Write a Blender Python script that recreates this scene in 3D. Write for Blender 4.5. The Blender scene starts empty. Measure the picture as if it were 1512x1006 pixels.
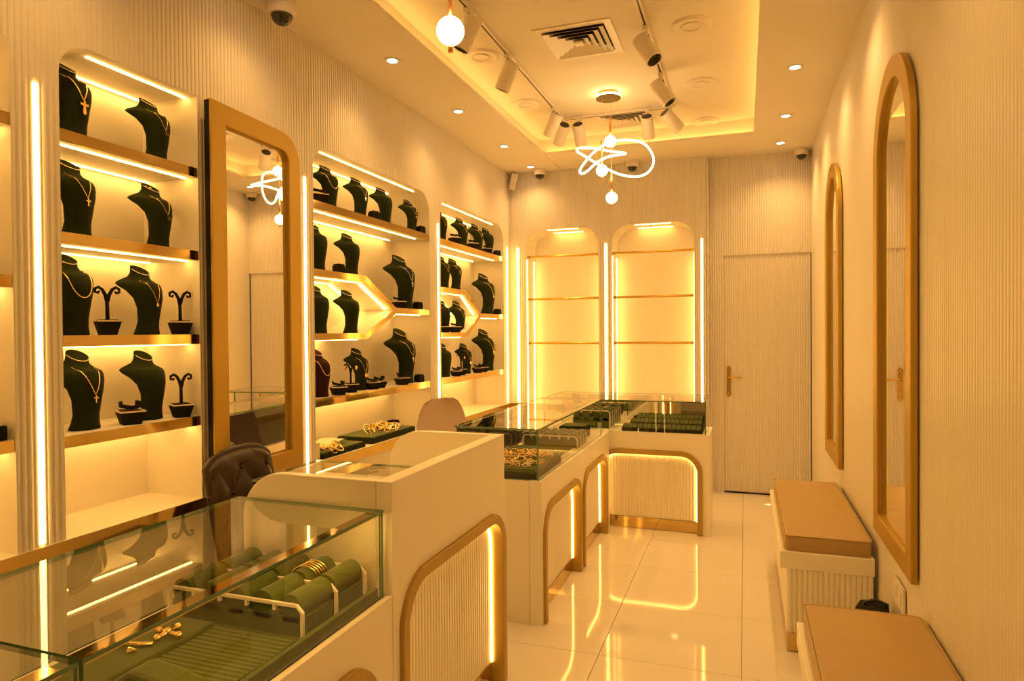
import bpy, math, random
from mathutils import Vector, Matrix
random.seed(7)
PI = math.pi
S = bpy.context.scene
COL = S.collection

# ------------------------------------------------------------------ camera
def make_camera():
    yaw, pitch, roll = .338842, -.0123852, .00751
    cy, sy = math.cos(yaw), math.sin(yaw)
    f = Vector((-sy*math.cos(pitch), cy*math.cos(pitch), math.sin(pitch)))
    r = Vector((cy, sy, 0)); d = f.cross(r)
    r2 = r*math.cos(roll) + d*math.sin(roll)
    d2 = -r*math.sin(roll) + d*math.cos(roll)
    cam = bpy.data.cameras.new('camera'); ob = bpy.data.objects.new('camera', cam); COL.objects.link(ob)
    cam.sensor_width = 36; cam.lens = 974.1/1512*36; cam.clip_start = .02
    u, b = -d2, -f
    ob.matrix_world = Matrix(((r2.x, u.x, b.x, 0), (r2.y, u.y, b.y, 0), (r2.z, u.z, b.z, 1.4), (0, 0, 0, 1)))
    S.camera = ob
make_camera()

# ------------------------------------------------------------------ world, light levels, exposure
W = bpy.data.worlds.new('world'); S.world = W; W.use_nodes = True
W.node_tree.nodes['Background'].inputs[0].default_value = (1, .6, .3, 1)
W.node_tree.nodes['Background'].inputs[1].default_value = .05
S.view_settings.view_transform = 'Standard'; S.view_settings.look = 'None'
S.view_settings.gamma = 1; S.view_settings.use_curve_mapping = False
S.view_settings.exposure = 0.55
WARM = (1.0, .52, .115)
WARM_SPOT = (1.0, .56, .17)
LED_SHELF, LED_WALL, LED_BACK, LED_COVE, LED_ARCH, LED_CASE = 19.0, 17.0, 12.0, 6.5, 11.0, 30.0
GLOBE, RING, SPOT_W = 13.0, 10.0, 11.0

# ------------------------------------------------------------------ materials
def mat(name, col, rough=.5, metal=0, spec=.5, emit=None, es=0, noise=0, nscale=40, bump=0, coat=0, sheen=0):
    m = bpy.data.materials.new(name); m.use_nodes = True
    nt = m.node_tree; b = nt.nodes['Principled BSDF']
    b.inputs['Base Color'].default_value = (*col, 1); b.inputs['Roughness'].default_value = rough
    b.inputs['Metallic'].default_value = metal; b.inputs['Specular IOR Level'].default_value = spec
    b.inputs['Coat Weight'].default_value = coat
    if sheen: b.inputs['Sheen Weight'].default_value = sheen
    if emit:
        b.inputs['Emission Color'].default_value = (*emit, 1); b.inputs['Emission Strength'].default_value = es
    if noise or bump:
        tc = nt.nodes.new('ShaderNodeTexCoord'); n = nt.nodes.new('ShaderNodeTexNoise')
        n.inputs['Scale'].default_value = nscale; n.inputs['Detail'].default_value = 4
        nt.links.new(tc.outputs['Object'], n.inputs['Vector'])
        if noise:
            mx = nt.nodes.new('ShaderNodeMix'); mx.data_type = 'RGBA'
            mx.inputs[6].default_value = (*[c*(1-noise) for c in col], 1)
            mx.inputs[7].default_value = (*[min(1, c*(1+noise)) for c in col], 1)
            nt.links.new(n.outputs['Fac'], mx.inputs[0]); nt.links.new(mx.outputs[2], b.inputs['Base Color'])
        if bump:
            bp = nt.nodes.new('ShaderNodeBump'); bp.inputs['Strength'].default_value = bump
            bp.inputs['Distance'].default_value = .002
            nt.links.new(n.outputs['Fac'], bp.inputs['Height']); nt.links.new(bp.outputs['Normal'], b.inputs['Normal'])
    return m
def glow(name, strength, col=WARM):
    m = bpy.data.materials.new(name); m.use_nodes = True; nt = m.node_tree; nt.nodes.clear()
    e = nt.nodes.new('ShaderNodeEmission'); o = nt.nodes.new('ShaderNodeOutputMaterial')
    e.inputs[0].default_value = (*col, 1); e.inputs[1].default_value = strength
    nt.links.new(e.outputs[0], o.inputs[0]); return m
def glass(name, tint, refl=1.0):
    m = bpy.data.materials.new(name); m.use_nodes = True; nt = m.node_tree; nt.nodes.clear()
    t = nt.nodes.new('ShaderNodeBsdfTransparent'); g = nt.nodes.new('ShaderNodeBsdfGlossy')
    f = nt.nodes.new('ShaderNodeFresnel'); mx = nt.nodes.new('ShaderNodeMixShader'); o = nt.nodes.new('ShaderNodeOutputMaterial')
    t.inputs[0].default_value = (*tint, 1); g.inputs['Color'].default_value = (refl, refl, refl, 1); g.inputs['Roughness'].default_value = 0
    f.inputs[0].default_value = 1.5
    geo = nt.nodes.new('ShaderNodeNewGeometry'); ml = nt.nodes.new('ShaderNodeMath'); ml.operation = 'MULTIPLY'
    inv = nt.nodes.new('ShaderNodeMath'); inv.operation = 'SUBTRACT'; inv.inputs[0].default_value = 1
    nt.links.new(geo.outputs['Backfacing'], inv.inputs[1])
    nt.links.new(f.outputs[0], ml.inputs[0]); nt.links.new(inv.outputs[0], ml.inputs[1])
    nt.links.new(ml.outputs[0], mx.inputs[0]); nt.links.new(t.outputs[0], mx.inputs[1]); nt.links.new(g.outputs[0], mx.inputs[2])
    nt.links.new(mx.outputs[0], o.inputs[0]); return m
def brushed(name, col, rough=.35):
    m = mat(name, col, rough, .75)
    nt = m.node_tree; b = nt.nodes['Principled BSDF']
    tc = nt.nodes.new('ShaderNodeTexCoord'); mp = nt.nodes.new('ShaderNodeMapping'); n = nt.nodes.new('ShaderNodeTexNoise')
    mp.inputs['Scale'].default_value = (90, 90, 2); n.inputs['Scale'].default_value = 3
    r = nt.nodes.new('ShaderNodeMapRange'); r.inputs['To Min'].default_value = rough-.06; r.inputs['To Max'].default_value = rough+.1
    nt.links.new(tc.outputs['Object'], mp.inputs[0]); nt.links.new(mp.outputs[0], n.inputs['Vector'])
    nt.links.new(n.outputs['Fac'], r.inputs[0]); nt.links.new(r.outputs[0], b.inputs['Roughness']); return m

M = dict(
    wall=mat('fluted_white_panel', (.80, .745, .66), .32, spec=.45),
    wall_plain=mat('white_lacquer', (.80, .75, .67), .4),
    ceil=mat('ceiling_paint', (.80, .74, .64), .75, spec=.2),
    lining=mat('niche_lacquer', (.82, .77, .68), .45),
    counter=mat('counter_lacquer', (.90, .84, .70), .38),
    tile=mat('polished_tile', (.80, .75, .68), .06, spec=.6, noise=.02, nscale=3),
    grout=mat('tile_joint', (.30, .22, .14), .8),
    gold=mat('mirror_gold', (.64, .46, .17), .08, 1.0),
    satin=mat('satin_gold', (.47, .32, .08), .40, .6, noise=.05, nscale=30),
    frame=brushed('brushed_gold_frame', (.52, .345, .07), .42),
    brass=mat('polished_brass', (.74, .50, .13), .2, 1.0),
    copper=mat('copper_tube', (.85, .42, .16), .25, .9),
    jewel=mat('yellow_gold', (1.0, .72, .30), .15, 1.0),
    silver=mat('bright_stone', (.95, .9, .85), .1, .8),
    velvet=mat('green_velvet', (.015, .023, .004), .9, spec=.12, noise=.35, nscale=25, bump=.15, sheen=.05),
    pad=mat('green_pad_velvet', (.075, .100, .014), .9, spec=.15, noise=.35, nscale=35, bump=.15, sheen=.25),
    brownv=mat('maroon_velvet', (.035, .010, .008), .9, spec=.15, noise=.2, bump=.1),
    black=mat('black_velvet', (.012, .010, .006), .85, spec=.2),
    cream=mat('cream_edge', (.85, .72, .52), .5),
    acryl=mat('white_acrylic', (.85, .78, .68), .3),
    leather=mat('tan_leather', (.46, .315, .12), .45, noise=.06, nscale=15, bump=.1),
    brown=mat('dark_brown_leather', (.030, .014, .005), .36, noise=.2, nscale=60, bump=.25),
    plastic=mat('white_plastic', (.80, .72, .62), .4),
    pinkish=mat('matt_white_shell', (.78, .62, .52), .5),
    blackp=mat('black_plastic', (.012, .010, .008), .3),
    blackgloss=mat('black_gloss', (.010, .008, .006), .06, spec=.6, coat=.3),
    dome=mat('smoked_dome', (.01, .008, .006), .04, spec=.8),
    mirror=mat('mirror_glass', (.90, .88, .80), .0, 1.0),
    glassp=glass('clear_glass', (.965, .975, .955)),
    glasse=mat('green_glass_edge', (.10, .20, .12), .12, spec=.7),
    bronze=mat('dark_bronze', (.16, .10, .03), .35, .4),
    darklam=mat('dark_laminate', (.030, .016, .008), .35),
    paper=mat('cream_paper', (.85, .74, .56), .6),
    led_shelf=glow('shelf_led', LED_SHELF), led_wall=glow('wall_led', LED_WALL), led_back=glow('back_led', LED_BACK),
    led_cove=glow('cove_led', LED_COVE), led_arch=glow('arch_led', LED_ARCH), led_case=glow('case_led', LED_CASE),
    globe=glow('globe_glow', GLOBE, (1, .62, .25)), ring=glow('ring_glow', RING, (1, .62, .25)), panel=glow('fill_panel_glow', 7.0), spot=glow('downlight_glow', 14, (1, .8, .6)),
)

# ------------------------------------------------------------------ mesh helpers
class MB:
    def __init__(s): s.v = []; s.f = []; s.mi = []
    def add(s, vs, fs, mi=0):
        o = len(s.v); s.v += [tuple(v) for v in vs]
        for k, f in enumerate(fs):
            s.f.append([i+o for i in f]); s.mi.append(mi[k] if isinstance(mi, list) else mi)
        return s
    def box(s, x0, x1, y0, y1, z0, z1, mi=0):
        x0, x1 = sorted((x0, x1)); y0, y1 = sorted((y0, y1)); z0, z1 = sorted((z0, z1))
        return s.add([(x0,y0,z0),(x1,y0,z0),(x1,y1,z0),(x0,y1,z0),(x0,y0,z1),(x1,y0,z1),(x1,y1,z1),(x0,y1,z1)],
              [(0,3,2,1),(4,5,6,7),(0,1,5,4),(1,2,6,5),(2,3,7,6),(3,0,4,7)], mi)
    def pane(s, x0, x1, y0, y1, z0, z1):          # box whose thin sides take material 1
        d = (x1-x0, y1-y0, z1-z0); t = d.index(min(d))
        mi = {2: [0,0,1,1,1,1], 1: [1,1,0,1,0,1], 0: [1,1,1,0,1,0]}[t]
        return s.box(x0, x1, y0, y1, z0, z1, mi)
    def grid(s, rows, close=False, mi=0):          # rows of points -> quads
        n = len(rows[0]); vs = [p for r in rows for p in r]; fs = []
        for i in range(len(rows)-1):
            for j in range(n if close else n-1):
                k = (j+1) % n; fs.append((i*n+j, i*n+k, (i+1)*n+k, (i+1)*n+j))
        return s.add(vs, fs, mi)
    def loft(s, rows, cap0=True, cap1=True, mi=0):
        n = len(rows[0]); s.grid(rows, True, mi); o = len(s.v) - n*len(rows)
        if cap0: s.f.append([o+j for j in range(n)][::-1]); s.mi.append(mi)
        if cap1: s.f.append([o+(len(rows)-1)*n+j for j in range(n)]); s.mi.append(mi)
        return s
    def prism(s, poly, to3, n0, n1, mi=0):         # poly of (u,v); to3(u,v,n)
        return s.loft([[to3(u, v, n0) for u, v in poly], [to3(u, v, n1) for u, v in poly]], mi=mi)
    def tube(s, pts, r, n=8, closed=False, mi=0):
        pts = [Vector(p) for p in pts]; rows = []; N = len(pts); up = None
        for i, p in enumerate(pts):
            if closed: t = pts[(i+1) % N] - pts[i-1]
            else: t = pts[min(i+1, N-1)] - pts[max(i-1, 0)]
            t.normalize()
            if up is None: up = Vector((0,0,1)) if abs(t.z) < .9 else Vector((1,0,0))
            a = (up - t*up.dot(t)).normalized(); up = a; b = t.cross(a)
            rr = r[i] if isinstance(r, (list, tuple)) else r
            rows.append([tuple(p + a*rr*math.cos(2*PI*j/n) + b*rr*math.sin(2*PI*j/n)) for j in range(n)])
        if closed: rows.append(rows[0]); return s.grid(rows, True, mi)
        return s.loft(rows, mi=mi)
    def lathe(s, prof, c=(0,0,0), n=24, axis=None, mi=0, cap=True):   # prof (r, h) along axis
        ax = Vector(axis or (0,0,1)).normalized(); a = ax.orthogonal().normalized(); b = ax.cross(a); c = Vector(c)
        rows = [[tuple(c + ax*h + a*r*math.cos(2*PI*j/n) + b*r*math.sin(2*PI*j/n)) for j in range(n)] for r, h in prof]
        return s.loft(rows, cap, cap, mi=mi)
    def sphere(s, c, r, n=20, sc=(1,1,1), mi=0):
        rows = []
        m = n//2
        for i in range(m+1):
            t = PI*i/m; q = max(math.sin(t), 1e-3)
            rows.append([(c[0]+r*sc[0]*q*math.cos(2*PI*j/n), c[1]+r*sc[1]*q*math.sin(2*PI*j/n), c[2]-r*sc[2]*math.cos(t)) for j in range(n)])
        return s.loft(rows, mi=mi)
    def ring(s, outer, inner, to3, n0, n1, mi=0, closed=False):   # band between two paths, extruded
        rows = []
        for (a, b) in zip(outer, inner):
            rows.append([to3(*a, n0), to3(*a, n1), to3(*b, n1), to3(*b, n0)])
        if closed: rows.append(rows[0]); return s.grid(rows, True, mi)
        return s.loft(rows, mi=mi)
    def build(s, name, material, parent=None, smooth=False, bevel=0, autos=None):
        me = bpy.data.meshes.new(name)
        off = Vector((0,0,0)); p = parent
        while p is not None: off += Vector(p.location); p = p.parent
        me.from_pydata([tuple(Vector(v)-off) for v in s.v], [], s.f); 
        for m in (material if isinstance(material, (list, tuple)) else [material]): me.materials.append(m)
        for i, p_ in enumerate(me.polygons): p_.material_index = s.mi[i]
        import bmesh
        bm = bmesh.new(); bm.from_mesh(me); bmesh.ops.remove_doubles(bm, verts=bm.verts, dist=1e-6)
        bmesh.ops.recalc_face_normals(bm, faces=bm.faces); bm.to_mesh(me); bm.free()
        o = bpy.data.objects.new(name, me); COL.objects.link(o)
        if parent: o.parent = parent
        if smooth:
            me.shade_smooth()
            if smooth == 'auto': me.set_sharp_from_angle(angle=math.radians(40))
        if bevel:
            b = o.modifiers.new('bevel', 'BEVEL'); b.width = bevel; b.segments = 2; b.limit_method = 'ANGLE'
        return o

def tag(o, label=None, cat=None, group=None, kind=None):
    if label: o['label'] = label
    if cat: o['category'] = cat
    if group: o['group'] = group
    if kind: o['kind'] = kind
    return o
def thing(name, label, cat, loc=(0,0,0), group=None, kind=None, rz=0):
    o = bpy.data.objects.new(name, None); COL.objects.link(o); o.location = loc; o.rotation_euler = (0,0,rz)
    o.empty_display_size = .05
    return tag(o, label, cat, group, kind)
def copy_tree(o, loc, rz=0, sc=1, label=None, group=None):
    def cp(a, par):
        c = a.copy(); COL.objects.link(c); c.parent = par
        for ch in list(a.children): cp(ch, c)
        return c
    r = cp(o, None); r.location = loc; r.rotation_euler = (0, 0, rz); r.scale = (sc, sc, sc)
    if label: r['label'] = label
    if group: r['group'] = group
    return r
def drop(o):                                       # remove a prototype and its parts
    for ch in list(o.children): drop(ch)
    bpy.data.objects.remove(o)
def arc(cx, cy, r, a0, a1, n=8):
    return [(cx + r*math.cos(a0+(a1-a0)*i/n), cy + r*math.sin(a0+(a1-a0)*i/n)) for i in range(n+1)]

# plane frames: (u along the face, v up, n outward into the room)
def FX(x, s=1): return lambda u, v, n: (x+s*n, u, v)
def FY(y, s=-1): return lambda u, v, n: (u, y+s*n, v)

# ------------------------------------------------------------------ room dimensions
XL, XR, YN, YD, YB = -2.09, .53, 5.875, 5.989, -1.8
ZC, ZR, ZS = 2.887, 2.985, .735
NICHES = [(.70, 1.383, 2.365, .12, .12), (1.535, 2.108, 2.365, .11, .001), (2.865, 4.19, 2.375, .11, .14), (4.365, 5.695, 2.375, .10, .15)]
BN = [(-1.925, -1.238, 2.35), (-1.12, -.406, 2.35)]
XBK = -2.385

def ntop(u, nic):
    a, b, zt, ra, rb = nic
    if u < a+ra: return zt-ra+math.sqrt(max(0, ra*ra-(a+ra-u)**2))
    if u > b-rb: return zt-rb+math.sqrt(max(0, rb*rb-(u-b+rb)**2))
    return zt
def ribbed(name, to3, u0, u1, zf, pitch=.02, depth=.0045, material=None, parent=None, breaks=()):
    cols = []
    nr = max(1, round((u1-u0)/pitch)); p = (u1-u0)/nr
    for k in range(nr):
        for t in (.0, .06, .22, .5, .78, .94): cols.append(u0+(k+t)*p)
    cols.append(u1)
    for b in breaks: cols += [b-.0004, b+.0004]
    cols = sorted(cols); mb = MB(); rows = []
    for u in cols:
        t = ((u-u0)/p) % 1.0; q = abs(t-.5)/.44
        n = depth*math.sqrt(max(0, 1-q*q))
        z0, z1 = zf(u); rows.append([to3(u, z0, n), to3(u, z1, n)])
    mb.grid(rows)
    return mb.build(name, material or M['wall'], parent)

# ------------------------------------------------------------------ floor with single tiles
fl = tag(MB().box(XBK, XR+.05, YB, YD+.1, -.06, -.004).build('floor', M['grout']), 'polished cream tile floor of the shop', None, None, 'structure')
tile_me = None
TX, TY, GX, GY = .585, .573, -.6005, 2.8
for i in range(-4, 2):
    for j in range(-8, 6):
        x0, x1 = GX+i*TX, GX+(i+1)*TX; y0, y1 = GY+j*TY, GY+(j+1)*TY
        if y1 < -1.2: continue
        full = (x1 < XR+.1 and x0 > XBK-.6 and y1 < YD+.1)
        if full and tile_me:
            o = bpy.data.objects.new('floor_tile', tile_me); COL.objects.link(o); o.parent = fl
        else:
            w, h = min(x1, XR+.03)-x0, min(y1, YD+.03)-y0
            mb = MB(); g = .0012; e = .0015
            rows = [[(g,g,-.004),(w-g,g,-.004),(w-g,h-g,-.004),(g,h-g,-.004)],
                    [(g,g,-e),(w-g,g,-e),(w-g,h-g,-e),(g,h-g,-e)],
                    [(g+e,g+e,0),(w-g-e,g+e,0),(w-g-e,h-g-e,0),(g+e,h-g-e,0)]]
            o = mb.loft(rows).build('floor_tile', M['tile'], fl)
            if full: tile_me = o.data
        o.location = (x0, y0, 0)

# ------------------------------------------------------------------ walls
def zf_left(u):
    for nic in NICHES:
        if nic[0] < u < nic[1]: return (ntop(u, nic), ZC)
    return (ZS, ZC)
brk = [b for n in NICHES for b in n[:2]]
tag(ribbed('wall_left', FX(XL), YB, YN, zf_left, breaks=brk), 'fluted cream left wall with lit display niches', None, None, 'structure')
tag(MB().box(XBK-.02, XBK-.01, YB, 6.3, 0, ZC).build('trim_1', M['wall_plain']), 'backing board behind the left display niches', None, None, 'structure')
def zf_back(u):
    for a, b, zt in BN:
        if a < u < b: return (ntop(u, (a, b, zt, .16, .16)), ZC)
    return (ZS, ZC)
tag(ribbed('wall_back', FY(YN), XL, -.285, zf_back, pitch=.019, depth=.0065, breaks=[b for n in BN for b in n[:2]]), 'fluted cream far wall around two lit arched niches', None, None, 'structure')
tag(MB().box(-.32, -.285, YN, YD+.3, 0, ZC).build('trim_2', M['wall_plain']), 'cream return beside the door wall', None, None, 'structure')
DX0, DX1, DZ = -.165, .522, 2.045
tag(ribbed('wall_far', FY(YD), -.285, XR+.01, lambda u: (DZ+.004, ZC) if DX0-.004 < u < DX1+.004 else (0, ZC), pitch=.019, depth=.0065, breaks=(DX0-.004, DX1+.004)),
    'fluted cream wall strip around and above the door', None, None, 'structure')
dr = thing('door_1', 'flush fluted cream door with brass handle on far wall', None, (0, YD, 0), None, 'structure')
ribbed('door_leaf', FY(YD+.012), DX0, DX1, lambda u: (.012, DZ), pitch=.0191, depth=.0065, parent=dr)
MB().box(DX0-.003, DX0+.0, YD-.001, YD+.03, 0, DZ).box(DX0-.003, DX1+.004, YD-.001, YD+.03, DZ, DZ+.004).build('door_reveal', M['wall_plain'], dr)
MB().box(DX0-.004, DX1+.004, YD+.022, YD+.03, 0, DZ+.01).build('door_back', M['black'], dr)
MB().box(DX0-.004, DX1+.004, YD-.002, YD+.02, 0, .010).build('door_gap', M['black'], dr)
hx = -.129
h = MB(); pf = [(-.016,.84),(-.019,.86),(-.013,.885),(-.016,.90),(-.016,1.03),(-.013,1.045),(-.019,1.07),(-.014,1.085),(0,1.097)]
pf = [(0,.832)]+pf; pf = pf+[(-a, b) for a, b in pf[-2:0:-1]]
h.prism([(hx+a, b) for a, b in pf], FY(YD-.002+.012), 0, .012); hd = h.build('door_handle', M['brass'], dr)
MB().tube([(hx, YD-.0, 1.0), (hx, YD-.045, 1.0)], .008, 10).tube([(hx, YD-.045, 1.0), (hx+.05, YD-.05, 1.0), (hx+.095, YD-.046, .998)], [.0075, .009, .0065], 10).sphere((hx+.1, YD-.046, .998), .0085, 12).build('lever', M['brass'], hd, smooth=True)
MB().sphere((hx, YD-.004, .865), .009, 12).sphere((hx, YD-.004, 1.065), .009, 12).build('rosette', M['brass'], hd, smooth=True)
tag(ribbed('wall_right', FX(XR, -1), YB, YD, lambda u: (0, ZC), depth=.0018), 'fluted glossy cream right wall with tall gold mirrors', None, None, 'structure')
tag(MB().box(XBK, XR+.03, YB-.03, YB, 0, ZC).build('wall_near', M['wall_plain']), 'plain cream wall behind the camera', None, None, 'structure')

# ceiling with recess and cove
CX0, CX1, CY0, CY1 = -1.575, .07, .75, 5.33
mb = MB(); t = .02
mb.box(XBK, CX0, YB, YD+.35, ZC, ZC+t).box(CX1, XR+.03, YB, YD+.35, ZC, ZC+t).box(CX0, CX1, YB, CY0, ZC, ZC+t).box(CX0, CX1, CY1, YD+.35, ZC, ZC+t)
tag(mb.build('ceiling', M['ceil']), 'cream dropped ceiling border around the recess', None, None, 'structure')
sb = .07
tag(MB().box(CX0-sb-.02, CX1+sb+.02, CY0-sb-.02, CY1+sb+.02, ZR+.04, ZR+.07).box(CX0-sb-.02, CX0-sb, CY0-sb, CY1+sb, ZC+.015, ZR+.05).box(CX1+sb, CX1+sb+.02, CY0-sb, CY1+sb, ZC+.015, ZR+.05)
    .box(CX0-sb-.02, CX1+sb+.02, CY0-sb-.02, CY0-sb, ZC+.015, ZR+.05).box(CX0-sb-.02, CX1+sb+.02, CY1+sb, CY1+sb+.02, ZC+.015, ZR+.05).build('ceiling_recess', M['ceil']), 'recessed cream ceiling panel glowing at its cove edges', None, None, 'structure')
ZR = ZR+.04
lip = tag(MB().box(CX0-.115, CX0, YB, YN, ZC-.004, ZC).build('trim_3', M['ceil']), 'shallow cream band along left edge of ceiling recess', None, None, 'structure')
g_cove = 'hidden light strips around ceiling recess'
for n_, b_ in (('left', (CX0-.05, CX0-.03, CY0, CY1)), ('right', (CX1+.03, CX1+.05, CY0, CY1)), ('far', (CX0, CX1, CY1+.03, CY1+.05)), ('near', (CX0, CX1, CY0-.05, CY0-.03))):
    tag(MB().box(*b_, ZC+t, ZC+t+.005).build('cove_light', M['led_cove']), 'warm light strip hidden in the %s ceiling cove' % n_, 'light', g_cove)

# ------------------------------------------------------------------ wall counter under the niches
wc = thing('wall_counter', 'long cream wall counter with mirrored gold front edge under the left niches', 'counter', (-2.2, 2, 0))
MB().box(XBK, -2.10, -.6, 6.2, 0, .683).build('cabinet', M['counter'], wc)
MB().box(XBK, -2.082, -.6, YN, .683, ZS).build('worktop', M['lining'], wc)
MB().box(-2.082, -2.078, -.6, YN-.0, .683, ZS-.001).build('gold_edge', M['gold'], wc)
wc2 = thing('wall_counter', 'short cream wall counter under the two arched far niches', 'counter', (-1.2, 6, 0))
MB().box(-2.078, -.325, YN+.02, 6.3, 0, .683).build('cabinet', M['counter'], wc2)
MB().box(-2.078, -.325, YN-.008, 6.3, .683, ZS).build('worktop', M['lining'], wc2)
MB().box(-2.078, -.325, YN-.012, YN-.008, .683, ZS-.001).build('gold_edge', M['gold'], wc2)

# ------------------------------------------------------------------ left display niches
def lining(name, to3, a, b, zt, ra, rb, zb, depth, parent, m):
    path = [(a, zb)] + arc(a+ra, zt-ra, ra, PI, PI/2) + arc(b-rb, zt-rb, rb, PI/2, 0) + [(b, zb)]
    mb = MB(); mb.grid([[to3(u, v, .004), to3(u, v, -depth)] for u, v in path])
    mb.add([to3(u, v, -depth) for u, v in path], [list(range(len(path)))])
    return mb.build(name, m, parent)
def strip(to3, u0, u1, z, n, parent, name='light_strip', m='led_shelf', w=.0075, d=.004):
    mb = MB(); mb.prism([(u0, z-d), (u1, z-d), (u1, z), (u0, z)], to3, n-w/2, n+w/2)
    return mb.build(name, M[m], parent)
def band(poly_c, th):            # band polygon below a polyline of (u, z-top)
    return poly_c + [(u, z-th) for u, z in poly_c[::-1]]
def shelf(poly, to3, parent, led=True, depth=.29):
    s = MB().prism(poly, to3, -depth, -.004).build('shelf', M['lining'], parent)
    MB().prism([(u, z) for u, z in poly], to3, -.004, .001).build('gold_front', M['gold'], s)
    return s
nl = ['far left display niche cut off by the picture edge', 'first full display niche left of the standing mirror, four shelves',
      'wide display niche with hexagonal middle shelf right of the mirror', 'furthest left-wall display niche beside the far corner']
niche_obj = []
to = FX(XL)
for k, (a, b, zt, ra, rb) in enumerate(NICHES):
    N = thing('display_niche', nl[k], 'niche', (XL-.1, (a+b)/2, ZS), 'lit display niches in the left wall'); niche_obj.append(N)
    lining('lining', to, a, b, zt, ra, rb, ZS, .29, N, M['lining'])
    strip(to, a+.14, b-(.005 if k == 1 else .12), zt, -.055, N); strip(to, a+.14, b-(.005 if k == 1 else .12), zt, -.255, N)
    e = .002
    if k < 2:
        zs = (2.075, 1.585, 1.085) if k == 0 else (2.074, 1.739, 1.401, 1.07)
        for z in zs:
            s = shelf([(a+e, z), (b-e, z), (b-e, z-.038), (a+e, z-.038)], to, N)
            for n in (-.048, -.25): strip(to, a+.02, b-.01, z-.038, n, s)
    else:
        m1 = a+.50 if k == 2 else a+.485; m2 = a+.85 if k == 2 else a+.78
        for z in (2.092, 1.061):
            s = shelf([(a+e, z), (b-e, z), (b-e, z-.042), (a+e, z-.042)], to, N)
            for n in (-.048, -.25): strip(to, a+.02, b-.12, z-.042, n, s)
        s = shelf([(a+e, 1.737), (m1, 1.737), (m2, 1.562), (m2-.03, 1.542), (m1-.01, 1.699), (a+e, 1.699)], to, N)
        for n in (-.048, -.25):
            strip(to, a+.02, m1-.03, 1.699, n, s)
            MB().prism([(m1, 1.6915), (m2-.05, 1.552), (m2-.053, 1.548), (m1-.003, 1.6875)], to, n-.005, n+.005).build('light_strip', M['led_shelf'], s)
        s = shelf([(m2-.03, 1.542), (m2, 1.562), (b-e, 1.562), (b-e, 1.525), (m2, 1.525)], to, N)
        for n in (-.048, -.25): strip(to, m2+.06, b-.06, 1.525, n, s)
        s = shelf([(a+e, 1.402), (m1-.01, 1.402), (m2-.03, 1.542), (m2, 1.525), (m1, 1.366), (a+e, 1.366)], to, N)
        for n in (-.048, -.25): strip(to, a+.02, m1-.03, 1.366, n, s)

# far wall niches with brass rails
tb = FY(YN)
bl = ['arched far-wall niche with three brass rails, nearer the corner', 'arched far-wall niche with three brass rails, nearer the door']
for k, (a, b, zt) in enumerate(BN):
    N = thing('display_niche', bl[k], 'niche', ((a+b)/2, YN+.15, ZS), 'arched niches in the far wall')
    lining('lining', tb, a, b, zt, .16, .16, ZS, .30, N, M['lining'])
    for z in (2.104, 1.708, 1.298):
        MB().tube([(a+.03, YN+.04, z), (b-.012, YN+.04, z)], .0115, 10).box(a, a+.035, YN+.028, YN+.052, z-.012, z+.012).box(b-.02, b, YN+.028, YN+.052, z-.012, z+.012).build('brass_rail', M['brass'], N, smooth='auto')
    for uu in (a+.003, b-.003):
        for n in (-.03, -.245):
            mb = MB().box(uu-.003, uu+.003, YN-n-.005, YN-n+.005, ZS+.01, 2.08)
            mb.build('light_strip', M['led_back'], N)
    for n in (-.05, -.25): strip(tb, a+.2, b-.2, zt, n, N, m='led_shelf')

# vertical light strips let into the pillars
g = 'vertical light strips on the pillars'
def vstrip(x0, x1, y0, y1, lab, z0=.745, z1=2.19, m='led_wall'):
    tag(MB().box(x0, x1, y0, y1, z0, z1).build('light_strip', M[m]), lab, 'light', g)
for y, lab in ((1.458, 'tall glowing strip on the pillar left of the first full niche'), (2.794, 'tall glowing strip between the mirror and the wide niche'),
               (4.328, 'tall glowing strip between the wide and the furthest left niche'), (5.79, 'tall glowing strip on the left wall beside the far corner')):
    vstrip(XL+.001, XL+.007, y-.0085, y+.0085, lab)
for x, lab in ((-2.003, 'tall glowing strip on the far wall at the left corner'), (-1.171, 'tall glowing strip between the two arched far niches'), (-.342, 'tall glowing strip on the far wall nearest the door')):
    vstrip(x-.0085, x+.0085, YN-.007, YN-.001, lab)

# ------------------------------------------------------------------ mirrors
def arched_mirror(label, y0, y1, z0, zt, r, X, s, fw, ft, group=None, ra=None, rb=None, inset=.0):
    T = thing('wall_mirror', label, 'mirror', (X, (y0+y1)/2, z0), group)
    to = FX(X, s); ra = r if ra is None else ra; rb = r if rb is None else rb
    def path(d):
        a, b, zt_, zb = y0+d, y1-d, zt-d, z0+d
        p1 = arc(a+max(ra-d, .001), zt_-max(ra-d, .001), max(ra-d, .001), PI, PI/2, 12)
        p2 = arc(b-max(rb-d, .001), zt_-max(rb-d, .001), max(rb-d, .001), PI/2, 0, 12)
        return [(a, zb)] + p1 + p2 + [(b, zb)]
    o, i = path(0), path(fw)
    MB().ring(o, i, to, .002, ft, closed=True).build('frame', M['frame'], T, bevel=.004)
    i2 = path(fw-.001)
    MB().prism(i2, to, .0035, .005+inset).build('mirror_glass', M['mirror'], T)
    i3 = path(fw+.006)
    MB().ring(i2, i3, to, .0055, .010, closed=True).build('inner_rim', M['frame'], T)
    return T
SM = arched_mirror('tall standing mirror with one rounded corner in a wide brushed gold frame on left wall', 2.118, 2.722, .755, 2.357, .13, XL+.006, 1, .088, .026, ra=.004, rb=.14)
MB().box(XL+.002, XL+.022, 2.1140, 2.1175, .756, 2.35).build('gap_shade_strip', M['black'], SM)  # black strip stands in for the shade in the gap beside the frame
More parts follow.
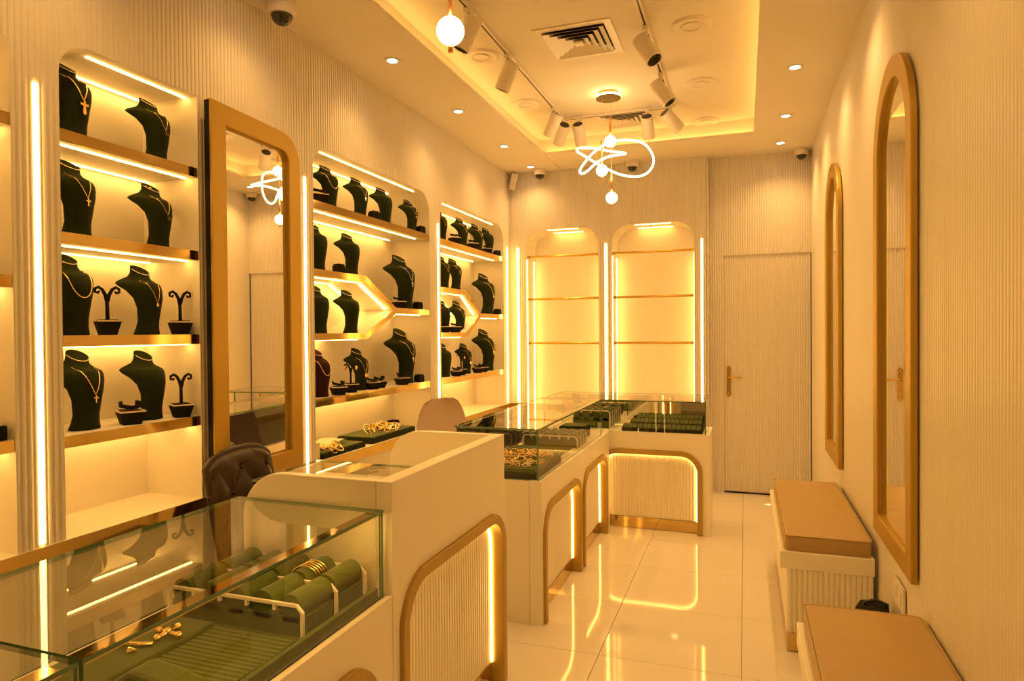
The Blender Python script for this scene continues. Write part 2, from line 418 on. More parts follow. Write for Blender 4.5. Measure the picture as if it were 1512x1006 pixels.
SM.location.x += .0155; SM.rotation_euler.z = math.radians(2.75)
gm = 'round-topped gold mirrors on the right wall'
arched_mirror('large near round-topped wall mirror in deep gold frame', 2.421, 3.077, .576, 2.388, .327, XR-.004, -1, .078, .024, gm)
arched_mirror('further smaller-looking round-topped wall mirror in deep gold frame', 4.142, 4.80, .605, 2.412, .328, XR-.004, -1, .085, .026, gm)

# ------------------------------------------------------------------ counters
def pi_plate(mb, to3, u0, u1, zt, arches, n0, n1, m=0):
    poly = [(u0, 0)]
    for a, b, z, r in arches:
        poly += [(a, 0)] + arc(a+r, z-r, r, PI, PI/2, 10) + arc(b-r, z-r, r, PI/2, 0, 10) + [(b, 0)]
    poly += [(u1, 0), (u1, zt), (u0, zt)]
    if not arches: poly = [(u0,0),(u1,0),(u1,zt),(u0,zt)]
    mb.prism(poly, to3, n0, n1)
def arch_set(to3, a, b, z, r, T, fw=.036, led=True):
    def path(d, zb=0.002): return [(a+d, zb)] + arc(a+r, z-r, r-d, PI, PI/2, 10) + arc(b-r, z-r, r-d, PI/2, 0, 10) + [(b-d, zb)]
    tr = MB().ring(path(0), path(fw), to3, -.046, .014).build('arch_trim', M['satin'], T, bevel=.003)
    if led:
        MB().ring(path(fw+.002, .08), path(fw+.007, .08), to3, -.043, -.035).build('light_strip', M['led_arch'], tr)
    ribbed('fluted_panel', (lambda u, v, n: to3(u, v, n-.048)), a+.01, b-.01, lambda u: (.082, min(z-.005, z-.005)), pitch=.021, depth=.005, material=M['counter'], parent=T)
    MB().prism([(a+fw-.002, .003), (b-fw+.002, .003), (b-fw+.002, .08), (a+fw-.002, .08)], to3, -.046, -.040).build('gold_plinth', M['gold'], T)
def glass_case(T, x0, x1, y0, y1, z0, z1, sides='FNBR', th=.008):
    mats = [M['glassp'], M['glasse']]
    MB().pane(x0, x1, y0, y1, z1-th, z1).build('glass_top', mats, T)
    if 'F' in sides: MB().pane(x1-th-.001, x1-.001, y0+.001, y1-.001, z0, z1-th-.0005).build('glass_front', mats, T)
    if 'R' in sides: MB().pane(x0+.001, x0+.001+th, y0+.001, y1-.001, z0, z1-th-.0005).build('glass_rear', mats, T)
    if 'N' in sides: MB().pane(x0+th+.002, x1-th-.002, y0+.001, y0+.001+th, z0, z1-th-.0005).build('glass_end', mats, T)
    if 'B' in sides: MB().pane(x0+th+.002, x1-th-.002, y1-.001-th, y1-.001, z0, z1-th-.0005).build('glass_end', mats, T)

XF = -.92
# near display counter
T = thing('display_counter', 'nearest cream display counter with long glass case in the left foreground', 'counter', (-1.18, 1.1, 0))
near = T
mb = MB(); mb.box(-1.46, XF-.062, .69, 1.598, 0, .672); mb.box(XF-.062, XF-.03, .69, 1.598, .60, .672); near_body = mb.build('cabinet', M['counter'], T)
mb = MB(); pi_plate(mb, FX(XF), .69, 1.598, .674, [(.76, 1.515, .57, .15)], -.06, 0); mb.build('front_panel', M['counter'], T)
arch_set(FX(XF), .76, 1.515, .57, .15, T)
MB().box(-1.468, -1.461, .69, 1.598, .05, .674).build('rear_panel', M['darklam'], T)
glass_case(T, -1.43, -.937, .712, 1.585, .674, .915)
MB().box(-.985, -.950, .72, 1.575, .898, .9065).build('gold_profile', M['gold'], T)
MB().box(-.978, -.970, .74, 1.56, .894, .898).build('light_strip', M['led_case'], T)
# second counter, even nearer, only its corner shows
T = thing('display_counter', 'display counter at the bottom left edge, only its glass corner shows', 'counter', (-1.18, .2, 0))
MB().box(-1.46, XF, -.35, .685, 0, .672).build('cabinet', M['counter'], T)
MB().box(-1.468, -1.461, -.35, .685, .05, .674).build('rear_panel', M['darklam'], T)
glass_case(T, -1.43, -.937, -.33, .705, .674, .915, sides='FRN')
MB().box(-.985, -.950, -.3, .69, .898, .9065).build('gold_profile', M['gold'], T)

# tall reception desk
T = thing('reception_desk', 'tall cream reception desk with rounded side panels and a lit gold arch', 'desk', (-1.2, 2.05, 0))
mb = MB(); pi_plate(mb, FX(XF), 1.602, 2.505, .988, [(1.640, 2.490, .70, .15)], -.05, 0); mb.build('front_panel', M['counter'], T, bevel=.002)
arch_set(FX(XF-.0), 1.640, 2.490, .70, .15, T)
MB().box(-1.40, XF-.063, 1.64, 2.47, 0, .80).build('cabinet', M['counter'], T)
for y0, y1 in ((1.602, 1.632), (2.475, 2.505)):
    pl = [(-1.43, 0)] + [(-1.43, .82)] + arc(-1.43+.14, .988-.14, .14, PI, PI/2, 10) + [(XF-.051, .988), (XF-.051, 0)]
    MB().prism(pl, (lambda u, v, n: (u, n, v)), y0, y1).build('side_panel', M['counter'], T, bevel=.002)
MB().pane(-1.79, XF-.055, 2.055, 2.466, .832, .840).build('glass_top', [M['glassp'], M['glasse']], T)
MB().box(-1.78, -1.401, 2.07, 2.46, .775, .790).box(-1.78, -1.765, 2.07, 2.46, .7905, .831).build('drawer_tray', M['counter'], T)

# middle display counter
XM = -.911
T = thing('display_counter', 'middle cream display counter with two lit gold arches and a glass case', 'counter', (-1.15, 3.8, 0))
MB().box(-1.40, XM-.062, 2.987, 4.655, 0, .688).build('cabinet', M['counter'], T)
mb = MB(); pi_plate(mb, FX(XM), 2.987, 4.655, .690, [(3.012, 3.775, .568, .15), (3.825, 4.54, .572, .15)], -.06, 0); mb.build('front_panel', M['counter'], T)
arch_set(FX(XM), 3.012, 3.775, .568, .15, T); arch_set(FX(XM), 3.825, 4.54, .572, .15, T)
glass_case(T, -1.365, -.926, 2.998, 4.47, .690, .937, sides='FN')
MB().box(-1.362, -1.357, 3.02, 3.72, .695, .925).build('sliding_door', M['blackgloss'], T)
MB().box(-1.350, -1.345, 3.42, 4.1, .695, .925).build('sliding_door', M['blackgloss'], T)
MB().box(-.965, -.940, 3.02, 4.45, .922, .9285).build('gold_profile', M['gold'], T)

# far display counter
YF = 4.66
T = thing('display_counter', 'far cream display counter facing the aisle with one wide gold arch', 'counter', (-.8, 4.9, 0))
mb = MB().box(-1.40, -.225, YF+.062, 5.085, 0, .688); mb.build('cabinet', M['counter'], T)
mb = MB(); pi_plate(mb, FY(YF), -1.40, -.225, .690, [(-1.0, -.272, .572, .15)], -.06, 0); mb.build('front_panel', M['counter'], T)
arch_set(FY(YF), -1.0, -.272, .572, .15, T)
mats = [M['glassp'], M['glasse']]; z0, z1 = .690, .932
MB().pane(-1.355, -.248, 4.50, 5.03, z1-.008, z1).build('glass_top', mats, T)
MB().pane(-.920, -.249, YF+.008, YF+.016, z0, z1-.0085).build('glass_front', mats, T)
MB().pane(-.257, -.249, YF+.018, 5.02, z0, z1-.0085).build('glass_end', mats, T)
MB().pane(-1.354, -1.346, 4.51, 5.02, z0, z1-.0085).build('glass_end', mats, T)
MB().box(-.262, -.248, 5.022, 5.032, .70, .86).build('gold_corner', M['brass'], T)
MB().box(-1.34, -.27, 5.015, 5.021, .695, .92).build('sliding_door', M['mirror'], T)
MB().box(-1.33, -.28, YF+.02, YF+.027, .9115, .923).build('gold_profile', M['gold'], T)

# ------------------------------------------------------------------ necklace busts
SEC = [(.0,.049,.036,-.036,.0), (.004,.050,.037,-.037,.0), (.025,.045,.036,-.027,.002), (.05,.043,.039,-.014,.004), (.10,.050,.046,.001,.006), (.135,.060,.049,.009,.0), (.162,.073,.045,.004,-.020),
       (.180,.085,.037,-.010,-.044), (.190,.086,.030,-.022,-.056), (.197,.076,.024,-.033,-.056), (.205,.060,.016,-.042,-.048), (.213,.046,.009,-.049,-.040), (.224,.037,.003,-.054,-.034), (.236,.034,.000,-.057,-.030), (.244,.034,.000,-.058,-.030)]
def sec_at(z):
    for a, b in zip(SEC, SEC[1:]):
        if a[0] <= z <= b[0]:
            t = (z-a[0])/(b[0]-a[0]); return [a[i]+(b[i]-a[i])*t for i in range(5)]
    return SEC[-1]
def bust_pt(s, th):
    z, hw, xf, xb, xm = s; c, q = math.cos(th), math.sin(th)
    x = xm + ((xf-xm)*c if c > 0 else (xm-xb)*c); y = hw*q
    tilt = max(0, min(1, (z-.192)/.045))*.66
    return (x, y, z - tilt*(x+.030))
def surf(y, z, off=.0025):
    s = sec_at(z); q = max(-1, min(1, y/s[1])); th = math.asin(q)
    p = bust_pt(s, th); return (p[0]+off*math.cos(th), p[1]+off*q, p[2])
def make_bust(name, m):
    R = thing(name, 'x', 'display bust')
    n = 28; rows = [[bust_pt(s, 2*PI*j/n) for j in range(n)] for s in SEC]
    MB().loft(rows).build('torso', m, R, smooth='auto')
    s = SEC[-1]; pts = [bust_pt((s[0], s[1]+.001, s[2]+.001, s[3], s[4]), -PI*.5+PI*i/14) for i in range(15)]
    MB().tube([(p[0], p[1], p[2]+.001) for p in pts], .0013, 6).build('piping', M['cream'], R, smooth=True)
    return R
def chain_path(wtop, zlow, dz=.0, n=22, v=False):
    pts = []
    for i in range(n+1):
        t = -1+2*i/n
        y = wtop*(t if v else math.sin(t*PI/2)*(.75+.25*abs(t)))
        z = zlow + (.212-zlow)*(abs(t)**1.15 if v else t*t*(.6+.4*abs(t)))
        z = min(z, .212); pts.append(surf(y, z))
    return pts
def make_necklace(name, r, wtop, zlow, pend, m='jewel', v=True):
    R = thing(name, 'x', 'necklace')
    P = chain_path(wtop, zlow, v=v)
    MB().tube(P, r, 6).build('chain', M[m], R, smooth=True)
    c = surf(0, zlow-.001, .005); x, y, z = c
    if pend == 'cross':
        MB().box(x-.002, x+.002, -.0022, .0022, z-.026, z).box(x-.002, x+.002, -.0085, .0085, z-.011, z-.0065).build('pendant', M[m], R, bevel=.0008)
    if pend == 'bigcross':
        MB().prism([(a, z+b) for a, b in ((-.003,0),(-.004,-.010),(-.014,-.009),(-.015,-.016),(-.004,-.017),(-.006,-.040),(0,-.047),(.006,-.040),(.004,-.017),(.015,-.016),(.014,-.009),(.004,-.010),(.003,0))], FX(x), -.002, .003).build('pendant', M[m], R)
    if pend == 'drop':
        MB().sphere((x, 0, z-.008), .006, 12, (.5, 1, 1.3)).build('pendant', M[m], R, smooth=True)
    if pend == 'fan':
        MB().prism([(0, z), (-.013, z-.012), (-.010, z-.017), (0, z-.019), (.012, z-.018), (.015, z-.014)], FX(x), -.001, .003).build('pendant', M[m], R)
    if pend == 'leaf':
        MB().prism([(0, z), (-.010, z-.008), (-.011, z-.020), (0, z-.032), (.011, z-.020), (.010, z-.008)], FX(x), -.001, .004).build('pendant', M[m], R)
    if pend == 'star':
        MB().prism([(( .013 if i % 2 else .006)*math.sin(i*PI/5), z-.012+(.013 if i % 2 else .006)*math.cos(i*PI/5)) for i in range(10)], FX(x), -.001, .003).build('pendant', M[m], R)
    return R
PB = make_bust('necklace_bust', M['velvet']); PBb = make_bust('necklace_bust', M['brownv'])
NK = {k: make_necklace('necklace', *v) for k, v in dict(
    bigcross=(.0022, .034, .125, 'bigcross'), fan=(.0010, .033, .128, 'fan'), cross=(.0010, .033, .128, 'cross'), cross2=(.0016, .036, .115, 'cross'),
    star=(.0010, .033, .132, 'star'), drop=(.0010, .032, .120, 'drop'), leaf=(.0010, .034, .110, 'leaf'), plain=(.0010, .030, .125, None)).items()}
NK['u'] = make_necklace('necklace', .0018, .042, .118, None, 'jewel', False)
NK['brightcross'] = make_necklace('necklace', .0009, .03, .13, 'cross', 'silver')
BUSTS = [  # X, Y, Z shelf, yaw, scale, bust label, necklace kind, necklace label
 (-2.19,1.655,2.074,0.05,1.06,'green velvet bust at left end of top shelf in first full niche','bigcross','heavy gold chain with big cross on top left bust'),
 (-2.20,2.005,2.074,0.08,1.02,'green velvet bust at right end of top shelf in first full niche','fan','fine gold chain with fan pendant on top shelf, first full niche'),
 (-2.19,1.665,1.739,0.05,1.06,'green velvet bust at left of second shelf in first full niche','cross','fine chain with small cross on second shelf, first full niche'),
 (-2.20,2.01,1.739,0.08,1.02,'green velvet bust with gold piece on its neck, second shelf','star','fine chain with star pendant on second shelf right bust'),
 (-2.20,1.655,1.401,0.02,1.10,'wide green velvet bust at left of third shelf, first full niche','u','curved gold chain without pendant on third shelf left bust'),
 (-2.20,1.955,1.401,0.07,1.04,'green velvet bust between two earring trees on third shelf','drop','fine gold chain with small round pendant on third shelf'),
 (-2.19,1.685,1.07,0.02,1.07,'green velvet bust at left of lowest shelf, first full niche','cross2','thick gold chain with small cross on lowest shelf bust'),
 (-2.20,1.965,1.07,0.08,1.03,'bare green velvet bust between bracelet block and earring tree',None,None),
 (-2.19,3.15,2.092,-0.20,.98,'first bust from left on top shelf of wide niche','u','curved gold chain on leftmost top bust of wide niche'),
 (-2.19,3.46,2.092,-0.20,.98,'second bust from left on top shelf of wide niche','brightcross','fine chain with bright cross on second top bust, wide niche'),
 (-2.19,3.75,2.092,-0.20,.98,'third bust from left, bare, on top shelf of wide niche',None,None),
 (-2.17,4.075,2.092,-0.20,.90,'rightmost smaller bust on top shelf of wide niche','fan','necklace with gold pendant on rightmost top bust of wide niche'),
 (-2.18,3.02,1.737,-0.20,1.02,'cut-off bare bust above the hexagon shelf in wide niche',None,None),
 (-2.18,3.345,1.737,-0.20,.98,'bare bust above the hexagon shelf beside small green box',None,None),
 (-2.17,3.965,1.562,-0.20,1.42,'tall bust on right middle shelf of wide niche','brightcross','fine chain with bright cross on tall bust, middle right shelf'),
 (-2.18,3.03,1.402,-0.20,1.02,'cut-off bare bust inside hexagon shelf of wide niche',None,None),
 (-2.18,3.335,1.402,-0.20,.98,'bare bust inside hexagon shelf of wide niche, right one',None,None),
 (-2.15,3.00,1.061,-0.10,.98,'dark maroon velvet bust on lowest shelf of wide niche','u','curved pale gold chain on the maroon bust'),
 (-2.18,3.43,1.061,-0.20,.96,'small bust behind earring tree on lowest shelf, wide niche','leaf','fine chain with leaf pendant on lowest shelf of wide niche'),
 (-2.18,3.985,1.061,-0.20,1.42,'tall bust on lowest shelf of wide niche','cross','chain with cross on tall bust, lowest shelf of wide niche'),
 (-2.18,4.57,2.092,-0.24,.98,'first bust from left on top shelf of furthest left niche','plain','chain on first top bust of furthest left niche'),
 (-2.18,4.97,2.092,-0.27,.98,'second bust from left on top shelf of furthest left niche','plain','chain on second top bust of furthest left niche'),
 (-2.18,5.30,2.092,-0.27,.98,'third bust from left on top shelf of furthest left niche','plain','chain on third top bust of furthest left niche'),
 (-2.17,5.53,2.092,-0.27,.98,'rightmost bare bust on top shelf of furthest left niche',None,None),
 (-2.18,4.61,1.737,-0.27,1.0,'left bust above hexagon shelf in furthest left niche','plain','chain on left bust above hexagon, furthest left niche'),
 (-2.18,4.83,1.737,-0.27,1.0,'right bust above hexagon shelf in furthest left niche','plain','chain on right bust above hexagon, furthest left niche'),
 (-2.17,5.49,1.562,-0.27,1.42,'tall bust on right middle shelf of furthest left niche','drop','chain with pendant on tall middle bust, furthest left niche'),
 (-2.18,4.61,1.402,-0.27,.98,'left bust inside hexagon shelf of furthest left niche',None,None),
 (-2.18,4.90,1.402,-0.27,.98,'right bust inside hexagon shelf of furthest left niche','plain','chain on right bust inside hexagon, furthest left niche'),
 (-2.18,4.62,1.061,-0.27,1.0,'cut-off bust at left of lowest shelf, furthest left niche',None,None),
 (-2.18,5.03,1.061,-0.27,.96,'small bust behind earring tree, lowest shelf of furthest left niche','leaf','chain with drop on small bust, furthest left niche'),
 (-2.17,5.48,1.061,-0.27,1.42,'tall bust on lowest shelf of furthest left niche','cross','chain with pendant on tall lowest bust, furthest left niche'),
]
for (x, y, z, rz, sc, lab, nk, nlab) in BUSTS:
    src = PBb if 'maroon' in lab else PB
    copy_tree(src, (x, y, z), rz, sc, lab, 'necklace busts on the shelves')
    if nk: copy_tree(NK[nk], (x, y, z), rz, sc, nlab, 'necklaces on the busts')
for o in [PB, PBb] + list(NK.values()): drop(o)
# gold piece lying on the neck of one bust
tag(MB().sphere((-2.238, 1.99, 1.985), .010, 10, (1, 1.3, .8)).sphere((-2.225, 2.0, 1.982), .007, 10).build('gold_brooch', M['jewel'], smooth=True), 'small gold brooch lying on neck of a bust', 'jewellery')

# ------------------------------------------------------------------ small stands
def frustum(mb, w0, w1, z0, z1, mi=0):
    mb.loft([[(sx*w/2, sy*w/2, z) for sx, sy in ((-1,-1),(1,-1),(1,1),(-1,1))] for w, z in ((w0, z0), (w1, z1))], mi=mi); return mb
def make_tree():
    R = thing('earring_tree', 'x', 'earring stand')
    frustum(MB(), .048, .072, 0, .046).build('base_block', M['black'], R)
    MB().box(-.036, .036, -.036, .036, .046, .0505).build('cream_rim', M['cream'], R)
    frustum(MB(), .062, .05, .0505, .0535).build('top_pad', M['black'], R)
    st = MB().tube([(0, 0, .053), (0, 0, .09), (0, -.001, .118)], [.0065, .006, .006], 8)
    for s in (-1, 1):
        P = [(0, s*.001, .115), (0, s*.006, .138), (0, s*.015, .156), (0, s*.026, .164), (0, s*.036, .158), (0, s*.036, .147), (0, s*.027, .144), (0, s*.024, .151)]
        st.tube(P, [.006, .006, .0055, .0052, .005, .0048, .0045, .004], 8)
    st.build('stem', M['black'], R, smooth=True)
    return R
def make_bracelet_block():
    R = thing('bracelet_block', 'x', 'display block')
    frustum(MB(), .054, .078, 0, .042).build('base_block', M['black'], R)
    MB().box(-.039, .039, -.039, .039, .042, .0465).build('cream_rim', M['cream'], R)
    frustum(MB(), .066, .05, .0465, .050).build('top_pad', M['black'], R)
    rows = []
    for i in range(19):
        a = -2.5+5.0*i/18; c = (math.cos(a), math.sin(a)); zl = .052+.007*(1-abs(i-9)/9)
        rows.append([(.026*c[0], .030*c[1], .052+.010*abs(math.sin(a/2))), (.029*c[0], .033*c[1], .052+.010*abs(math.sin(a/2))), (.032*c[0], .036*c[1], .064+.014*abs(math.sin(a/2))), (.028*c[0], .032*c[1], .064+.014*abs(math.sin(a/2)))])
    MB().loft(rows).build('open_cuff', M['black'], R, smooth='auto')
    return R
def make_cube():
    R = thing('ring_cube', 'x', 'ring stand')
    MB().box(-.026, .026, -.026, .026, 0, .044).build('cube', M['black'], R, bevel=.003)
    MB().box(-.022, -.002, -.022, .022, .044, .052).box(.002, .022, -.022, .022, .044, .052).build('ring_slot', M['black'], R, bevel=.002)
    MB().tube([(.0+.009*math.cos(a), .0, .052+.009*math.sin(a)) for a in [2*PI*i/16 for i in range(16)]], .0012, 6, True).build('gold_ring', M['jewel'], R, smooth=True)
    return R
PT, PR, PC = make_tree(), make_bracelet_block(), make_cube()
for x, y, z, rz, lab in ((-2.16,1.755,1.401,-.5,'black earring tree right of left bust on third shelf'), (-2.14,2.06,1.401,-.5,'black earring tree at right end of third shelf, curled tips'),
    (-2.13,2.05,1.07,-.5,'black earring tree at right end of lowest shelf, first full niche'), (-2.135,3.265,1.061,-.6,'earring tree with gold earrings on lowest shelf, wide niche'),
    (-2.135,4.83,1.061,-.7,'earring tree with gold earrings on lowest shelf, furthest left niche')):
    copy_tree(PT, (x, y, z), rz, 1.05 if y < 3 else 1.0, lab, 'black earring trees')
for y, z, s_ in ((3.265, 1.061, 'wide niche'), (4.83, 1.061, 'furthest left niche')):
    c, q = math.cos(-.6), math.sin(-.6)
    for k in (-1, 1):
        tag(MB().sphere((-2.135-q*k*.034, y+c*k*.034, z+.143), .011, 12, (.6, .9, 1.3)).build('gold_earring', M['jewel'], smooth=True), '%s gold earring on tree on lowest shelf of %s' % ('left' if k < 0 else 'right', s_), 'earring', 'gold earrings on the trees')
for x, y, z, rz, sc, lab in ((-2.15,1.835,1.07,-.5,1.1,'black block with open bracelet cuff on lowest shelf, first full niche'), (-2.14,2.985,2.092,-.6,1.1,'bracelet block at left end of top shelf, wide niche'),
    (-2.13,3.82,1.562,-.6,1.0,'bracelet block left of tall bust on middle right shelf, wide niche'), (-2.12,3.12,1.061,-.6,1.0,'bracelet block right of the maroon bust'),
    (-2.13,3.49,1.061,-.6,.95,'left of two bracelet blocks mid lowest shelf, wide niche'), (-2.15,3.605,1.061,-.6,.95,'right of two bracelet blocks mid lowest shelf, wide niche'),
    (-2.12,3.84,1.061,-.6,1.05,'bracelet block left of tall bust on lowest shelf, wide niche'), (-2.12,4.69,2.092,-.7,1.0,'bracelet block after first top bust, furthest left niche'),
    (-2.12,5.05,2.092,-.7,1.0,'bracelet block after second top bust, furthest left niche'), (-2.12,5.37,2.092,-.7,.9,'bracelet block after third top bust, furthest left niche'),
    (-2.12,4.50,1.402,-.7,1.0,'bracelet block at left inside hexagon, furthest left niche'), (-2.12,4.69,1.402,-.7,1.0,'bracelet block between busts inside hexagon, furthest left niche'),
    (-2.12,4.70,1.061,-.7,.95,'bracelet block at left of lowest shelf, furthest left niche'), (-2.12,5.14,1.061,-.7,.95,'bracelet block after small bust, furthest left niche'),
    (-2.12,5.26,1.061,-.7,.95,'bracelet block before tall lowest bust, furthest left niche')):
    copy_tree(PR, (x, y, z), rz, sc, lab, 'black bracelet blocks')
for x, y, z, rz, lab in ((-2.13,3.525,2.092,-.4,'small ring cube right of second top bust, wide niche'), (-2.13,4.14,2.092,-.4,'small ring cube at right end of top shelf, wide niche'),
    (-2.14,3.165,1.737,-.4,'small dark ring cube between busts above hexagon shelf'), (-2.12,4.07,1.562,-.3,'ring cube right of tall bust on middle right shelf'),
    (-2.13,4.10,1.061,-.3,'ring cube right of tall bust on lowest shelf, wide niche'), (-2.12,5.62,2.092,-.4,'ring cube at right end of top shelf, furthest left niche'),
    (-2.12,5.62,1.562,-.4,'ring cube at right end of middle shelf, furthest left niche')):
    copy_tree(PC, (x, y, z), rz, 1.0, lab, 'small ring cubes')
for o in (PT, PR, PC): drop(o)
bx_ = thing('ring_box', 'small black ring box standing on the wall counter in wide niche', 'box', (-2.31, 4.05, ZS))
MB().box(-2.34, -2.28, 4.01, 4.09, ZS, ZS+.05).build('box_body', M['black'], bx_, bevel=.003)
for k in range(3): MB().box(-2.338, -2.282, 4.014+k*.026, 4.034+k*.026, ZS+.05, ZS+.06).build('ring_slot', M['black'], bx_, bevel=.002)
# things seen in the far left niche
t_ = thing('display_tray', 'dark display tray on lowest shelf of the cut-off far left niche', 'tray', (-2.2, 1.25, 1.085))
MB().box(-2.33, -2.10, 1.10, 1.37, 1.085, 1.13).build('tray_body', M['black'], t_, bevel=.004)
MB().box(-2.32, -2.11, 1.11, 1.36, 1.13, 1.137).build('cream_lining', M['cream'], t_)
t_ = thing('display_block', 'low black display block on middle shelf of the cut-off far left niche', 'display block', (-2.2, 1.25, 1.585))
MB().box(-2.24, -2.12, 1.2, 1.35, 1.585, 1.615).build('block_body', M['black'], t_, bevel=.004)
MB().box(-2.235, -2.125, 1.205, 1.345, 1.615, 1.619).build('cream_rim', M['cream'], t_)

# ------------------------------------------------------------------ trays with jewellery
def jewel_pile(cx, cy, z, rx, ry, n, lab, group, seed, big=.012, nm='gold_jewel'):
    rnd = random.Random(seed); proto = {}
    kinds = []
    for R_, r_ in ((.9, .12), (1.5, .14), (.6, .2)):
        kinds.append(MB().tube([(R_*math.cos(a), R_*math.sin(a), 0) for a in [2*PI*i/16 for i in range(16)]], r_, 6, True))
    kinds.append(MB().sphere((0,0,0), .8, 10, (1.2,.8,.6)))
    mes = []
    for k, kb in enumerate(kinds):
        o = kb.build('gold_jewel', M['jewel'] if k != 2 else M['silver'], smooth=True); mes.append(o.data); bpy.data.objects.remove(o)
    for i in range(n):
        a = rnd.random()*2*PI; q = math.sqrt(rnd.random()); k = rnd.choice((0,0,1,1,2,3))
        o = bpy.data.objects.new(nm, mes[k]); COL.objects.link(o)
        o.location = (cx+rx*q*math.cos(a), cy+ry*q*math.sin(a), z+rnd.random()*.012+big*.2)
        s = big*(.6+.7*rnd.random()); o.scale = (s, s, s); o.rotation_euler = (rnd.uniform(-.9, .9), rnd.uniform(-.9, .9), rnd.random()*6)
        tag(o, lab, 'jewellery', group)
T = thing('jewellery_tray', 'large dark green tray of loose gold jewellery on the wall counter', 'tray', (-2.22, 3.7, ZS))
MB().box(-2.35, -2.10, 3.44, 3.98, ZS, ZS+.035).build('tray_body', M['velvet'], T, bevel=.004)
MB().box(-2.34, -2.11, 3.45, 3.97, ZS+.035, ZS+.040).build('tray_pad', M['pad'], T)
jewel_pile(-2.22, 3.72, ZS+.042, .09, .19, 34, 'gold piece heaped on the larger green wall-counter tray', 'jewellery on larger wall-counter tray', 3, .024)
T = thing('jewellery_tray', 'smaller dark green tray with cream paper at left of wide niche', 'tray', (-2.22, 3.18, ZS))
MB().box(-2.36, -2.10, 2.95, 3.36, ZS, ZS+.028).build('tray_body', M['velvet'], T, bevel=.004)
MB().box(-2.35, -2.11, 2.96, 3.35, ZS+.028, ZS+.033).build('tray_pad', M['pad'], T)
mb = MB(); rows = [[(-2.33+.16*i/8, 2.99+.30*j/10, ZS+.046+.016*math.sin(i*.7)*math.cos(j*.5)+.010*math.sin(j*.9)) for j in range(11)] for i in range(9)]
mb.grid(rows); pp = mb.build('paper_sheet', M['paper'], smooth=True); tag(pp, 'crumpled cream paper lying on the smaller green tray', 'paper')
jewel_pile(-2.14, 3.07, ZS+.036, .03, .09, 14, 'gold piece on the smaller green wall-counter tray', 'jewellery on smaller wall-counter tray', 5, .022)
T = thing('paper_card', 'small cream price card standing at left end of wide niche', 'card', (-2.12, 2.9, ZS))
MB().box(-2.125, -2.12, 2.875, 2.945, ZS, ZS+.09).build('card', M['paper'], T)

# near case: bangle display, ring pad, rim, jewellery
def bangle_stand(label, x0, x1, y0, y1, z0, hgt, nx, ny, group=None, rr=None, white='acryl'):
    T = thing('bangle_stand', label, 'display stand', ((x0+x1)/2, (y0+y1)/2, z0), group)
    w = (x1-x0)/nx; L = (y1-y0)/ny; r = rr or w*.39
    for j in range(ny+1):
        y = y0+j*L; fr = MB()
        q = .018
        fr.box(x0+q, x1-q, y-.004, y+.004, z0+hgt-.007, z0+hgt)
        for s, xe in ((1, x0), (-1, x1)):
            fr.box(xe, xe+s*.007, y-.004, y+.004, z0, z0+hgt-q)
            fr.prism([(xe, z0+hgt-q), (xe+s*q, z0+hgt), (xe+s*q, z0+hgt-.007), (xe+s*.007, z0+hgt-q-.002)], lambda u, v, n: (u, n, v), y-.004, y+.004)
        for i in range(1, nx): fr.box(x0+i*w-.004, x0+i*w+.004, y-.004, y+.004, z0+hgt-.020, z0+hgt-.006)
        fr.build('white_frame', M[white], T)
    for j in range(ny):
        ya, yb = y0+j*L+.006, y0+(j+1)*L-.006
        MB().box(x0+.008, x1-.008, ya, yb, z0, z0+hgt*.55).build('pad_base', M['pad'], T)
        for i in range(nx):
            cx = x0+(i+.5)*w
            pr = [(cx+r*math.cos(a), z0+hgt-r*.42+r*math.sin(a)) for a in [-.5+(PI+1)*k/12 for k in range(13)]] + [(cx-r*.7, z0+hgt*.4), (cx+r*.7, z0+hgt*.4)]
            MB().prism(pr, lambda u, v, n: (u, n, v), ya, yb).build('roll', M['pad'], T, smooth='auto')
    return T
zc0 = .674
T = thing('display_tray', 'green velvet tray lining the nearest glass case', 'tray', (-1.18, 1.1, zc0))
MB().box(-1.39, -.965, .76, 1.57, zc0, zc0+.010).build('tray_floor', M['pad'], T)
MB().prism([(-.965, zc0), (-.948, zc0), (-.948, zc0+.028), (-.956, zc0+.032), (-.962, zc0+.026)], lambda u, v, n: (u, n, v), .76, 1.57).build('front_rim', M['pad'], T)
bangle_stand('green bangle rolls with notched white frames in the nearest case', -1.385, -.975, 1.285, 1.555, zc0+.010, .080, 5, 2)
T = thing('ring_pad', 'flat ribbed green pad in front of the bangle rolls', 'display pad', (-1.1, 1.1, zc0+.01))
pr = []
mb = MB()
for k in range(28):
    y0 = .80+k*.0160; zt = zc0+.026+.0016*math.sin(k*.5)
    mb.prism([(y0, zc0+.010), (y0+.0005, zt-.003), (y0+.004, zt), (y0+.0120, zt), (y0+.0155, zt-.003), (y0+.0160, zc0+.010)], lambda u, v, n: (n, u, v), -1.20, -.968)
mb.build('pad_ribs', M['pad'], T)['kind'] = 'stuff'
MB().prism([(-1.23, zc0+.012), (-1.17, zc0+.05), (-1.10, zc0+.045), (-1.03, zc0+.03), (-1.03, zc0+.01)], lambda u, v, n: (u, n, v), .98, 1.05).build('pad_ridge', M['pad'], T, bevel=.01)
MB().box(-1.385, -1.215, .79, 1.26, zc0+.010, zc0+.030).build('side_pad', M['pad'], T, bevel=.006)
zz = zc0+.033
T = thing('cross_pendant', 'gold crucifix pendant lying on green pad in nearest case', 'jewellery', (-1.25, 1.165, zz))
def bar(a, b, r, mbx=None): return (mbx or MB()).tube([a, ((a[0]+b[0])/2, (a[1]+b[1])/2, a[2]), b], [r, r*.8, r], 8)
